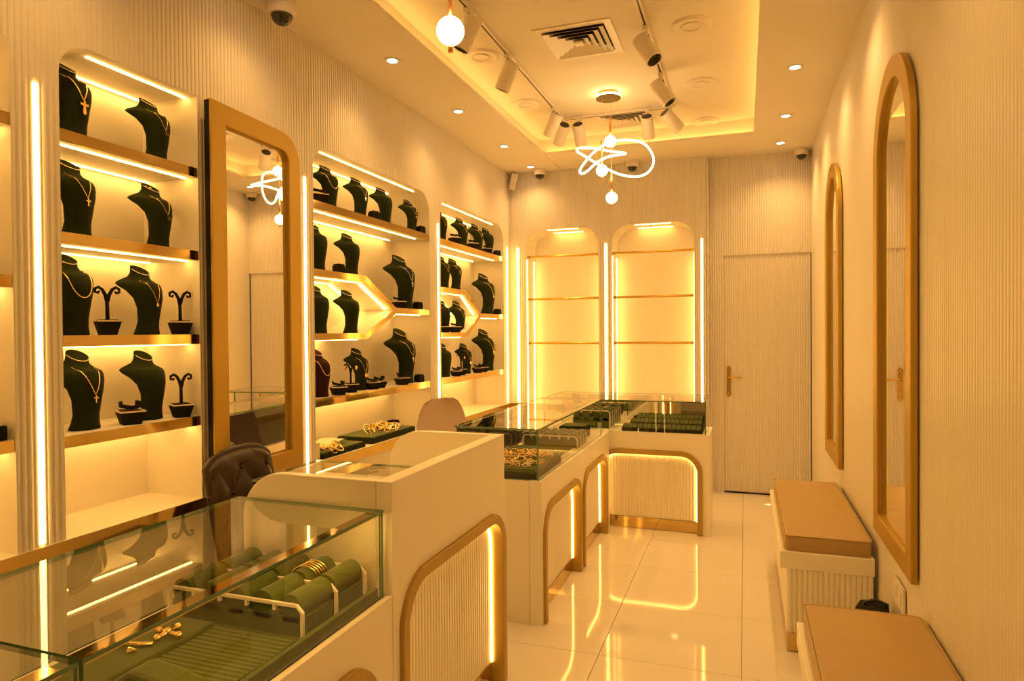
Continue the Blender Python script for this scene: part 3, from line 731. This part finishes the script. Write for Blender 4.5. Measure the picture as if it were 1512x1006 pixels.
MB().tube([(-1.285, 1.165, zz+.006), (-1.225, 1.16, zz+.006)], .006, 8).tube([(-1.255, 1.135, zz+.007), (-1.258, 1.19, zz+.007)], .006, 8).build('cross_bar', M['jewel'], T, smooth=True)
MB().sphere((-1.285, 1.165, zz+.006), .009, 10).sphere((-1.222, 1.16, zz+.006), .009, 10).sphere((-1.255, 1.132, zz+.007), .009, 10).sphere((-1.258, 1.193, zz+.007), .009, 10).sphere((-1.255, 1.162, zz+.010), .009, 10).build('cross_tip', M['jewel'], T, smooth=True)
tag(MB().tube([(-1.34, 1.085, zz), (-1.31, 1.09, zz+.004), (-1.28, 1.10, zz+.004), (-1.25, 1.115, zz+.002)], [.005]*4, 8).build('gold_bracelet', M['jewel'], smooth=True), 'slim gold bracelet lying left of the crucifix pendant', 'jewellery')
tag(MB().lathe([(.002, 0), (.010, .002), (.001, .018)], (-1.275, 1.075, zz), 10, (1, .3, .2)).build('gold_cone', M['jewel'], smooth='auto'), 'tiny gold cone charm below the slim bracelet', 'jewellery')
w5 = .41/5; cx = -1.385+2.5*w5+w5
for k in range(5):
    y = 1.325+k*.011+.125
    pts = [(cx+.0362*math.cos(a), y+.010*math.cos(a), zc0+.0775+.0362*math.sin(a)) for a in [-.4+(PI+.8)*i/20 for i in range(21)]]
    tag(MB().tube(pts, .0022, 6).build('gold_bangle', M['jewel'], smooth=True), 'gold bangle on a green roll in the nearest case', 'bangle', 'five gold bangles on one roll')
# second, cut-off case contents
T = thing('display_tray', 'green velvet tray in the cut-off case at bottom left', 'tray', (-1.18, .3, zc0))
MB().box(-1.38, -.97, -.2, .66, zc0, zc0+.012).build('tray_floor', M['pad'], T)
MB().box(-1.385, -1.375, -.2, .66, zc0, zc0+.03).box(-.975, -.965, -.2, .66, zc0, zc0+.03).build('tray_rim', M['acryl'], T)
jewel_pile(-1.2, .45, zc0+.014, .14, .16, 16, 'gold piece in the cut-off case at bottom left', 'jewellery in the cut-off case', 9, .014)

# middle case
zm = .690
T = thing('ring_tray', 'slotted green ring tray at near end of the middle case', 'tray', (-1.14, 3.25, zm))
MB().box(-1.335, -.945, 3.015, 3.47, zm, zm+.030).build('tray_body', M['velvet'], T)
mb = MB()
for k in range(13):
    y0 = 3.025+k*.034
    mb.prism([(y0, zm+.03), (y0+.005, zm+.046), (y0+.026, zm+.046), (y0+.031, zm+.03)], lambda u, v, n: (n, u, v), -1.325, -.955)
mb.build('slot_ribs', M['pad'], T)['kind'] = 'stuff'
jewel_pile(-1.14, 3.36, zm+.050, .18, .085, 150, 'gold ring crowded at the back of the middle case ring tray', 'gold rings crowded in the middle case', 11, .0125, 'gold_ring')
jewel_pile(-1.14, 3.15, zm+.049, .18, .11, 130, 'gold ring scattered at the front of the middle case ring tray', 'gold rings scattered in the middle case', 12, .0115, 'gold_ring')
T = thing('display_tray', 'flat empty green tray with cream rim in middle case', 'tray', (-1.14, 3.64, zm))
MB().box(-1.32, -.95, 3.50, 3.80, zm, zm+.022).build('tray_body', M['acryl'], T)
MB().box(-1.31, -.96, 3.51, 3.79, zm+.022, zm+.026).build('tray_pad', M['pad'], T)
bangle_stand('green bangle rolls with white frames in the middle case', -1.31, -.955, 3.90, 4.14, zm, .075, 6, 3)
T = thing('velvet_box', 'dark green velvet box at far end of the middle case', 'box', (-1.1, 4.35, zm))
MB().box(-1.18, -1.0, 4.28, 4.44, zm, zm+.075).build('box_body', M['velvet'], T, bevel=.004)
MB().box(-1.17, -1.01, 4.29, 4.43, zm+.075, zm+.080).build('box_pad', M['pad'], T)
# far case
bangle_stand('green bangle rolls with white frames at left of the far case', -1.22, -.93, 4.80, 4.98, zm, .13, 4, 2)
for k, (y0, h, xa, lab) in enumerate(((4.70, .035, -.83, 'front low stepped green tray in the far case'), (4.81, .060, -.79, 'middle stepped green tray in the far case'), (4.91, .082, -.76, 'rear highest stepped green tray in the far case'))):
    T = thing('display_tray', lab, 'tray', (-.55, y0, zm), 'stepped green trays in the far case')
    MB().prism([(y0, zm), (y0, zm+h-.014), (y0+.09, zm+h+.006), (y0+.09, zm)], lambda u, v, n: (n, u, v), xa, -.275).build('tray_body', M['velvet'], T)
    mb = MB()
    for i in range(16):
        x0 = xa+.008+i*((-.283-xa-.008)/16); w = ((-.283-xa-.008)/16)*.8
        mb.prism([(y0+.004, zm+h-.013), (y0+.004, zm+h-.006), (y0+.086, zm+h+.012), (y0+.086, zm+h+.004)], lambda u, v, n: (n, u, v), x0, x0+w)
    mb.build('pad_ribs', M['pad'], T)['kind'] = 'stuff'
tag(MB().box(-.50, -.47, 5.96, 5.975, .905, .912).build('black_clip', M['blackp']), 'tiny black clip standing in the door-side far niche', 'clip').location = (0, 0, -.17)

# ------------------------------------------------------------------ chairs
def tufted_chair():
    T = thing('office_chair', 'dark brown button-tufted leather chair behind the reception desk', 'chair', (-1.86, 2.185, 0), rz=-.22)
    off = Vector(T.location)
    def L(p): return tuple(Vector(p)+off)
    W2, H0, H1 = .145, .50, .915
    def zt(u): return H1 - .045*(abs(u)/W2)**4 + .012*u/W2
    def xs(u, v): return -.06 + 1.0*u*u - .10*(v)
    nu, nv = 56, 52; rows = []
    for j in range(nv+1):
        row = []
        for i in range(nu+1):
            u = -W2+2*W2*i/nu; v = j/nv; z = H0+(zt(u)-H0)*v
            a, b = u/.115, (z-.47)/.19
            f = abs(math.sin(PI*(a+b)))*abs(math.sin(PI*(a-b))) if z < .90 else max(abs(math.sin(PI*(a+.5))), 0)*.9+.1
            if z >= .86: t = min(1, (z-.86)/.04); g0 = abs(math.sin(PI*(a+b)))*abs(math.sin(PI*(a-b))); f = g0*(1-t)+(abs(math.sin(PI*(a+.5)))*.8+.1)*t
            edge = min(1, (W2-abs(u))/.03, (zt(u)-z)/.03+.02); edge = max(0, edge)**.5
            row.append(L((xs(u, v)+(.022+.022*f**.45)*edge, u, z)))
        rows.append(row)
    MB().grid(rows).build('tufted_front', M['brown'], T, smooth=True)
    rows2 = []
    for j in range(13):
        row = []
        for i in range(25):
            u = -W2+2*W2*i/24; v = j/12; z = H0+(zt(u)-H0)*v
            ed = max(0, min(1, (W2-abs(u))/.02, (zt(u)-z)/.02+.001))
            row.append(L((xs(u, v)-.015-.025*ed, u, z)))
        rows2.append(row)
    MB().grid(rows2).build('back_shell', M['brown'], T, smooth=True)
    edge = [(-W2, v/10) for v in range(11)] + [(-W2+2*W2*i/20, 1) for i in range(1, 20)] + [(W2, 1-v/10) for v in range(11)]
    MB().tube([L((xs(u, v)-.008, u, H0+(zt(u)-H0)*v)) for u, v in edge], .016, 8).build('edge_roll', M['brown'], T, smooth=True)
    for kz in range(4):
        for ka in range(-3, 4):
            b = kz*.5+.5+.0; z = .47+.19*b; a = ka*.5
            if (kz+1) % 2 != ka % 2 : continue
            u = a*.115
            if abs(u) > .18 or z > zt(u)-.05: continue
            MB().sphere(L((xs(u, (z-H0)/(zt(u)-H0))+.028, u, z)), .010, 12, (.6, 1, 1)).build('button', M['brown'], T, smooth=True)
    MB().box(*[off.x-.06, off.x+.36, off.y-.22, off.y+.22], .42, .52).build('seat', M['brown'], T, bevel=.03)
    MB().lathe([(.03, 0), (.03, .34)], L((.12, 0, .08)), 14).build('column', M['blackp'], T)
    for k in range(5):
        a = 2*PI*k/5
        leg = MB().tube([L((.12, 0, .09)), L((.12+.27*math.cos(a), .27*math.sin(a), .06))], [.022, .014], 8).build('leg', M['blackp'], T)
        MB().sphere(L((.12+.27*math.cos(a), .27*math.sin(a), .027)), .027, 12).build('caster', M['blackp'], leg, smooth=True)
tufted_chair()
def shell_chair():
    T = thing('shell_chair', 'white moulded shell chair behind the middle counter', 'chair', (-1.62, 3.54, 0), rz=-.5)
    off = Vector(T.location)
    def L(p): return tuple(Vector(p)+off)
    rows = []
    prof = [(.30, .60), (.26, .615), (.10, .60), (-.02, .61), (-.10, .66), (-.135, .74), (-.155, .84), (-.165, .93), (-.165, .985), (-.160, 1.005)]
    wid = [.20, .215, .22, .215, .205, .20, .185, .160, .125, .085]
    for th in (0, 1):
        for (x, z), w in (zip(prof, wid) if th == 0 else list(zip(prof, wid))[::-1]):
            row = []
            for i in range(13):
                t = -1+2*i/12; k = t*t
                row.append(L((x+(.055*k if z > .65 else 0)-(.006 if th and z > .65 else 0), w*t, z+(.05*k if z < .65 else 0)-(.006 if th else 0))))
            rows.append(row)
    mb = MB(); mb.grid(rows+[rows[0]]); mb.build('shell', M['pinkish'], T, smooth=True)
    for sx, sy in ((-1,-1),(-1,1),(1,-1),(1,1)):
        MB().tube([L((.08+sx*.07, sy*.09, .59)), L((.08+sx*.17, sy*.19, .0))], [.014, .010], 8).build('leg', M['plastic'], T)
    MB().tube([L((.08+.13*math.cos(a), .13*1.1*math.sin(a), .25)) for a in [2*PI*i/24 for i in range(24)]], .006, 6, True).build('foot_ring', M['plastic'], T, smooth=True)
shell_chair()

# ------------------------------------------------------------------ benches
def bench(label, x0, x1, y0, y1):
    T = thing('bench', label, 'bench', ((x0+x1)/2, (y0+y1)/2, 0), 'cushioned benches along the right wall')
    MB().box(x0+.034, x1-.008, y0+.012, y1-.012, 0.07, .364).build('body', M['counter'], T)
    ribbed('fluted_end', (lambda u, v, n: (u, y0+.011-n, v)), x0+.030, x1-.004, lambda u: (.082, .364), pitch=.0215, depth=.006, material=M['counter'], parent=T)
    ribbed('fluted_front', (lambda u, v, n: (x0+.033-n, u, v)), y0+.008, y1-.008, lambda u: (.082, .364), pitch=.0215, depth=.006, material=M['counter'], parent=T)
    MB().box(x0+.028, x1-.004, y0+.004, y1-.004, .003, .081).build('gold_plinth', M['gold'], T)
    MB().box(x0, x1, y0, y1, .364, .437).build('seat_frame', M['counter'], T, bevel=.003)
    mb = MB(); c = .012; zz0, zz1 = .437, .508; rows = []
    for ins, z in ((.004, zz0), (0, zz0+.01), (0, zz1-.012), (.004, zz1-.003), (.012, zz1)):
        a, b, cc, d = x0+.02+ins, x1-.008-ins, y0+.015+ins, y1-.012-ins; r = .02
        rows.append([(p[0], p[1], z) for p in arc(a+r, cc+r, r, PI, 1.5*PI, 5)+arc(b-r, cc+r, r, 1.5*PI, 2*PI, 5)+arc(b-r, d-r, r, 0, PI/2, 5)+arc(a+r, d-r, r, PI/2, PI, 5)])
    mb.loft(rows).build('cushion', M['leather'], T, smooth='auto')
    P = [(p[0], p[1], zz1-.004) for p in [(q[0]*1.0, q[1]*1.0) for q in rows[2]]]
    MB().tube(P, .003, 6, True).build('piping', M['leather'], T, smooth=True)
bench('further tan-cushioned bench with fluted cream base below the mirrors', .143, .512, 3.09, 4.27)
bench('nearest tan-cushioned bench cut off by the bottom edge', .160, .525, 1.22, 2.355)
T = thing('bag', 'black bag on the floor between the two benches', 'bag', (.47, 2.78, 0))
rows = []
for z, sx, sy in ((0, .055, .085), (.05, .062, .09), (.22, .062, .092), (.32, .060, .09), (.355, .045, .07), (.368, .01, .015)):
    rows.append([(.455+sx*math.copysign(abs(math.cos(a))**.6, math.cos(a)), 2.78+sy*math.copysign(abs(math.sin(a))**.6, math.sin(a)), z) for a in [2*PI*i/20 for i in range(20)]])
MB().loft(rows).build('bag_body', M['black'], T, smooth='auto')
MB().tube([(.42, 2.78, .30), (.425, 2.78, .370), (.46, 2.78, .384), (.50, 2.78, .370), (.505, 2.78, .29)], .007, 8).build('handle', M['blackp'], T, smooth=True)
T = thing('wall_socket', 'white socket plate low on the right wall under the near mirror', 'socket', (XR-.006, 2.67, .45))
MB().box(XR-.014, XR-.004, 2.60, 2.75, .405, .495).build('plate', M['plastic'], T, bevel=.003)
for y in (2.635, 2.71): MB().box(XR-.018, XR-.013, y-.018, y+.018, .43, .47).build('outlet', M['plastic'], T, bevel=.002)

# ------------------------------------------------------------------ ceiling fittings
DL = [(-1.805, y, s) for y, s in ((3.195, 'nearest left'), (4.075, 'second left'), (4.965, 'third left'), (5.66, 'furthest left'))] + [(.274, y, s) for y, s in ((4.066, 'nearest right'), (4.962, 'middle right'), (5.66, 'furthest right'))]
EXTRA = [(-1.805, 2.3, 'left one just out of view'), (.274, 3.17, 'right one just out of view'), (-1.805, 1.4, 'left one further behind'), (.274, 1.6, 'right one beside the near bench')]
T = thing('added_fill_panel', 'added unseen fill light panel on the ceiling behind the camera', 'light', (-.8, -.5, ZC))  # added fill light, out of view, brightens the desk and near counters
MB().box(-1.1, -.5, -.8, -.2, ZC-.012, ZC-.002).build('fill_panel_frame', M['plastic'], T)
MB().box(-1.07, -.53, -.77, -.23, ZC-.0135, ZC-.0125).build('fill_panel_face', M['panel'], T)
for x, y, s in DL+EXTRA:
    T = thing('downlight', 'small round recessed downlight, %s in the ceiling border' % s, 'light', (x, y, ZC), 'small downlights in the ceiling border')
    MB().lathe([(.028, 0), (.044, 0), (.044, -.004), (.036, -.006), (.028, -.003), (.028, 0)], (x, y, ZC-.0005), 28, cap=False).build('trim_ring', M['plastic'], T, smooth='auto')
    MB().lathe([(.001, -.002), (.030, -.002), (.030, 0), (.001, 0)], (x, y, ZC-.0006), 24).build('lens', M['spot'], T)
    l = bpy.data.lights.new('downlight_lamp', 'SPOT'); l.energy = SPOT_W * (1.0 if x < 0 else 1.75); l.color = WARM_SPOT; l.spot_size = math.radians(130); l.spot_blend = 1.0; l.shadow_soft_size = .03
    lo = bpy.data.objects.new('downlight_lamp', l); COL.objects.link(lo); lo.parent = T; lo.location = (0, 0, -.012)
for x, y, s in ((-1.456,3.576,'left nearest'), (-1.461,4.428,'left middle'), (-1.39,5.10,'left furthest'), (-.262,3.60,'right nearest'), (-.265,4.458,'right middle'), (-.272,5.27,'right furthest')):
    y2 = y*1.012
    T = thing('ceiling_speaker', 'round flush unlit ceiling disc in the recess, %s' % s, 'ceiling disc', (x, y2, ZR), 'round discs in the ceiling recess')
    MB().lathe([(.001, -.004), (.045, -.006), (.052, -.014), (.056, -.006), (.095, -.012), (.104, -.006), (.106, 0), (.001, 0)], (x, y2, ZR-.0005), 40).build('disc', M['plastic'], T, smooth='auto')
def vent(x0, x1, y0, y1, lab):
    T = thing('air_vent', lab, 'vent', ((x0+x1)/2, (y0+y1)/2, ZR), 'square ceiling vents')
    cx, cy = (x0+x1)/2, (y0+y1)/2; hx, hy = (x1-x0)/2, (y1-y0)/2
    to = lambda u, v, n: (cx+u*hx, cy+v*hy, ZR-n)
    sq = lambda k: [(-k,-k),(k,-k),(k,k),(-k,k)]
    MB().ring(sq(1.18), sq(.96), to, .001, .006, closed=True).build('outer_frame', M['plastic'], T)
    MB().prism(sq(.96), to, .0005, .0015).build('dark_throat', M['blackp'], T)
    for k in (.93, .73, .53, .33):
        mb = MB(); o, i = sq(k), sq(k-.16)
        rows = [[to(*a, .004), to(*a, .0055), to(*b, .026), to(*b, .0245)] for a, b in zip(o, i)]
        # flared louver: outer edge high in the throat, inner edge low
        rows = [[to(*a, .018), to(*a, .0168), to(*b, .003), to(*b, .0042)] for a, b in zip(o, i)]
        rows.append(rows[0]); mb.grid(rows, True).build('louver', M['plastic'], T)
    MB().prism(sq(.13), to, .010, .022).build('louver_centre', M['plastic'], T)
vent(-1.045, -.685, 3.44, 3.80, 'nearest square air vent with stepped louvres in the ceiling recess')
vent(-1.03, -.67, 4.92, 5.22, 'further square air vent behind the lit ring lamp')
# lighting track
T = thing('light_track', 'white U-shaped lighting track on the recessed ceiling', 'track', (-.87, 4, ZR))
TXL, TXR, TYF = -1.292, -.487, 4.88
zt0 = ZR-.018
for n_, b_ in (('track_rail', (TXL-.016, TXL+.016, 1.6, TYF+.016)), ('track_rail', (TXR-.016, TXR+.016, 1.6, TYF+.016)), ('track_rail', (TXL+.016, TXR-.016, TYF-.016, TYF+.016))):
    r_ = MB().box(*b_, zt0, ZR-.001).build(n_, M['plastic'], T)
    x0, x1, y0, y1 = b_; sl = (x0+.011, x1-.011, y0, y1) if y1-y0 > x1-x0 else (x0, x1, y0+.011, y1-.011)
    MB().box(*sl, zt0-.0008, zt0+.001).build('slot', M['blackp'], r_)
def head(mx, my, d, lab, L=.165, r=.044, stem=.085):
    T = thing('track_spotlight', lab, 'spotlight', (mx, my, zt0), 'white track spotlights, switched off')
    d = Vector(d).normalized(); p = Vector((mx, my, zt0-.022-stem))
    MB().box(mx-.014, mx+.014, my-.035, my+.035, zt0-.022, zt0-.001).build('adapter', M['plastic'], T, bevel=.002)
    MB().tube([(mx, my, zt0-.02), tuple(p)], .007, 10).build('stem', M['plastic'], T)
    a = p - d*L*.42
    b = MB().lathe([(.001, 0), (r*.93, 0), (r, .004), (r, L), (r*.88, L), (r*.84, L-.03)], tuple(a), 28, d); b.build('lamp_body', M['plastic'], T, smooth='auto')
    MB().lathe([(.001, -.001), (r*.84, -.001), (r*.84, -.0002), (.001, -.0002)], tuple(a), 24, d).build('rear_cap', M['blackp'], T)
    MB().lathe([(.001, L-.028), (r*.86, L-.028), (r*.86, L-.001), (r*.82, L-.001), (r*.5, L-.02), (.001, L-.02)], tuple(a), 24, d).build('dark_reflector', M['blackp'], T)
for mx, my, d, lab in ((TXL,3.05,(-.50,-.05,-1),'track spotlight nearest the front globe, left rail'), (TXL,3.63,(-.50,.1,-1),'second track spotlight along the left rail'),
    (TXL,4.60,(-.5,.25,-.9),'third track spotlight along the left rail'), (TXL,4.83,(-.45,.62,-.62),'track spotlight at the left rear corner, tilted away'),
    (-1.17,TYF,(0,.68,-.73),'left track spotlight on the cross rail, rear cap showing'), (-.66,TYF,(0,.68,-.73),'right track spotlight on the cross rail, rear cap showing'),
    (TXR,3.55,(.5,-.25,-.85),'track spotlight nearest the camera on right rail, open end showing'), (TXR,4.22,(.6,-.02,-.85),'second track spotlight along the right rail'),
    (TXR,4.80,(.55,.55,-.6),'track spotlight at the right rear corner, tilted outwards')):
    head(mx, my, d, lab)
# ring chandelier and globes
CXc, CYc = -.868, 4.47
T = thing('chandelier', 'twisted glowing ring chandelier under a round ceiling plate', 'chandelier', (CXc, CYc, ZR))
MB().lathe([(.001, 0), (.07, 0), (.07, -.022), (.001, -.022)], (CXc, CYc, ZR-.001), 32).build('ceiling_plate', M['satin'], T, smooth='auto')
MB().lathe([(.001, -.022), (.082, -.022), (.082, -.036), (.001, -.036)], (CXc, CYc, ZR-.001), 36).build('glowing_rim', M['ring'], T, smooth='auto')
MB().lathe([(.001, -.036), (.084, -.036), (.084, -.041), (.001, -.041)], (CXc, CYc, ZR-.001), 36).build('dark_disc', M['bronze'], T, smooth='auto')
RW = [(-.72,4.28,2.55),(-.84,4.37,2.60),(-.95,4.50,2.66),(-1.05,4.55,2.69),(-1.09,4.50,2.675),(-1.07,4.42,2.63),(-1.0,4.36,2.575),(-.92,4.36,2.52),(-.85,4.42,2.485),(-.78,4.50,2.465),(-.69,4.58,2.465),(-.62,4.62,2.50),(-.585,4.62,2.57),(-.605,4.58,2.64),(-.655,4.52,2.68),(-.74,4.45,2.685),(-.82,4.40,2.67),(-.90,4.36,2.63),(-.97,4.34,2.57),(-1.035,4.34,2.49),(-1.03,4.36,2.465),(-.985,4.34,2.475),(-.92,4.30,2.51),(-.83,4.26,2.535)]
from mathutils.geometry import interpolate_bezier
def smooth_closed(P, k=6):
    P = [Vector(p) for p in P]; out = []
    for i in range(len(P)):
        a, b, c, d = P[i-1], P[i], P[(i+1) % len(P)], P[(i+2) % len(P)]
        for j in range(k):
            t = j/k; out.append(tuple(.5*((2*b)+(c-a)*t+(2*a-5*b+4*c-d)*t*t+(3*b-a-3*c+d)*t**3)))
    return out
rp = smooth_closed(RW)
MB().tube(rp, .007, 8, True).build('glowing_ring', M['ring'], T, smooth=True)
for w in ((4, 0), (13, 1), (22, 2)):
    p = RW[w[0]]; MB().tube([(CXc+(-.03, .03, .0)[w[1]], CYc, ZR-.04), p], .0008, 4).build('wire', M['cream'], T)
def globe(x, y, z, R, rod0, rod1, nub, lab, top):
    T = thing('globe_pendant', lab, 'pendant lamp', (x, y, z), 'glowing globe pendants on copper rods')
    MB().sphere((x, y, z), R, 28).build('globe', M['globe'], T, smooth=True)
    MB().tube([(x, y, z+rod0), (x, y, z+rod1)], .0075, 12).build('copper_rod', M['copper'], T, smooth=True)
    MB().tube([(x, y, z-R*.9), (x, y, z-R-nub)], .0075, 12).build('copper_tip', M['copper'], T, smooth=True)
    MB().tube([(x, y, z+rod1), (x, y, top)], .0008, 4).build('wire', M['cream'], T)
globe(-.85,4.436,2.683,.039,.036,.165,.0,'top glowing globe hanging under the ring chandelier plate',ZR-.04)
globe(-.903,4.415,2.487,.039,.036,.20,.025,'middle glowing globe within the ring loops, left of the others',ZR-.04)
globe(-.847,4.46,2.308,.039,.036,.17,.022,'lowest glowing globe of the three beneath the chandelier',ZR-.04)
globe(-.817,1.791,2.292,.041,.038,.30,.022,'large near glowing globe at top of picture on copper rod',ZR)

# cameras and speaker
def dome_cam(x, y, r, lab):
    T = thing('dome_camera', lab, 'security camera', (x, y, ZC), 'dome security cameras')
    z = ZC-.001
    MB().lathe([(.001, 0), (r, 0), (r*1.02, -r*.25), (r*.98, -r*.62), (r*.86, -r*.82), (r*.74, -r*.86), (.001, -r*.7)], (x, y, z), 32).build('housing', M['plastic'], T, smooth='auto')
    rows = []
    MB().lathe([(r*.72*math.cos(a), -r*.80-r*.72*math.sin(a)) for a in [PI/2*i/10*.99 for i in range(11)]], (x, y, z), 28).build('smoked_dome', M['dome'], T, smooth='auto')
dome_cam(-1.955, 2.47, .066, 'large dome camera nearest, above the standing mirror')
dome_cam(-1.762, 5.80, .058, 'dome camera at the left of the far wall')
dome_cam(-.922, 5.81, .058, 'dome camera behind the ring chandelier')
dome_cam(.446, 5.925, .055, 'dome camera in the corner above the door')
T = thing('corner_speaker', 'small white box sensor tilted in the far left ceiling corner', 'speaker', (-2.02, 5.80, 2.80))
mb = MB(); mb.box(-.028, .028, -.03, .03, -.075, .075); o = mb.build('housing', M['plastic'], None, bevel=.008); o.parent = T; o.rotation_euler = (.25, .28, .3)
MB().tube([(-2.03, YN, 2.86), (-2.02, 5.80, 2.85)], .008, 8).build('bracket', M['plastic'], T)
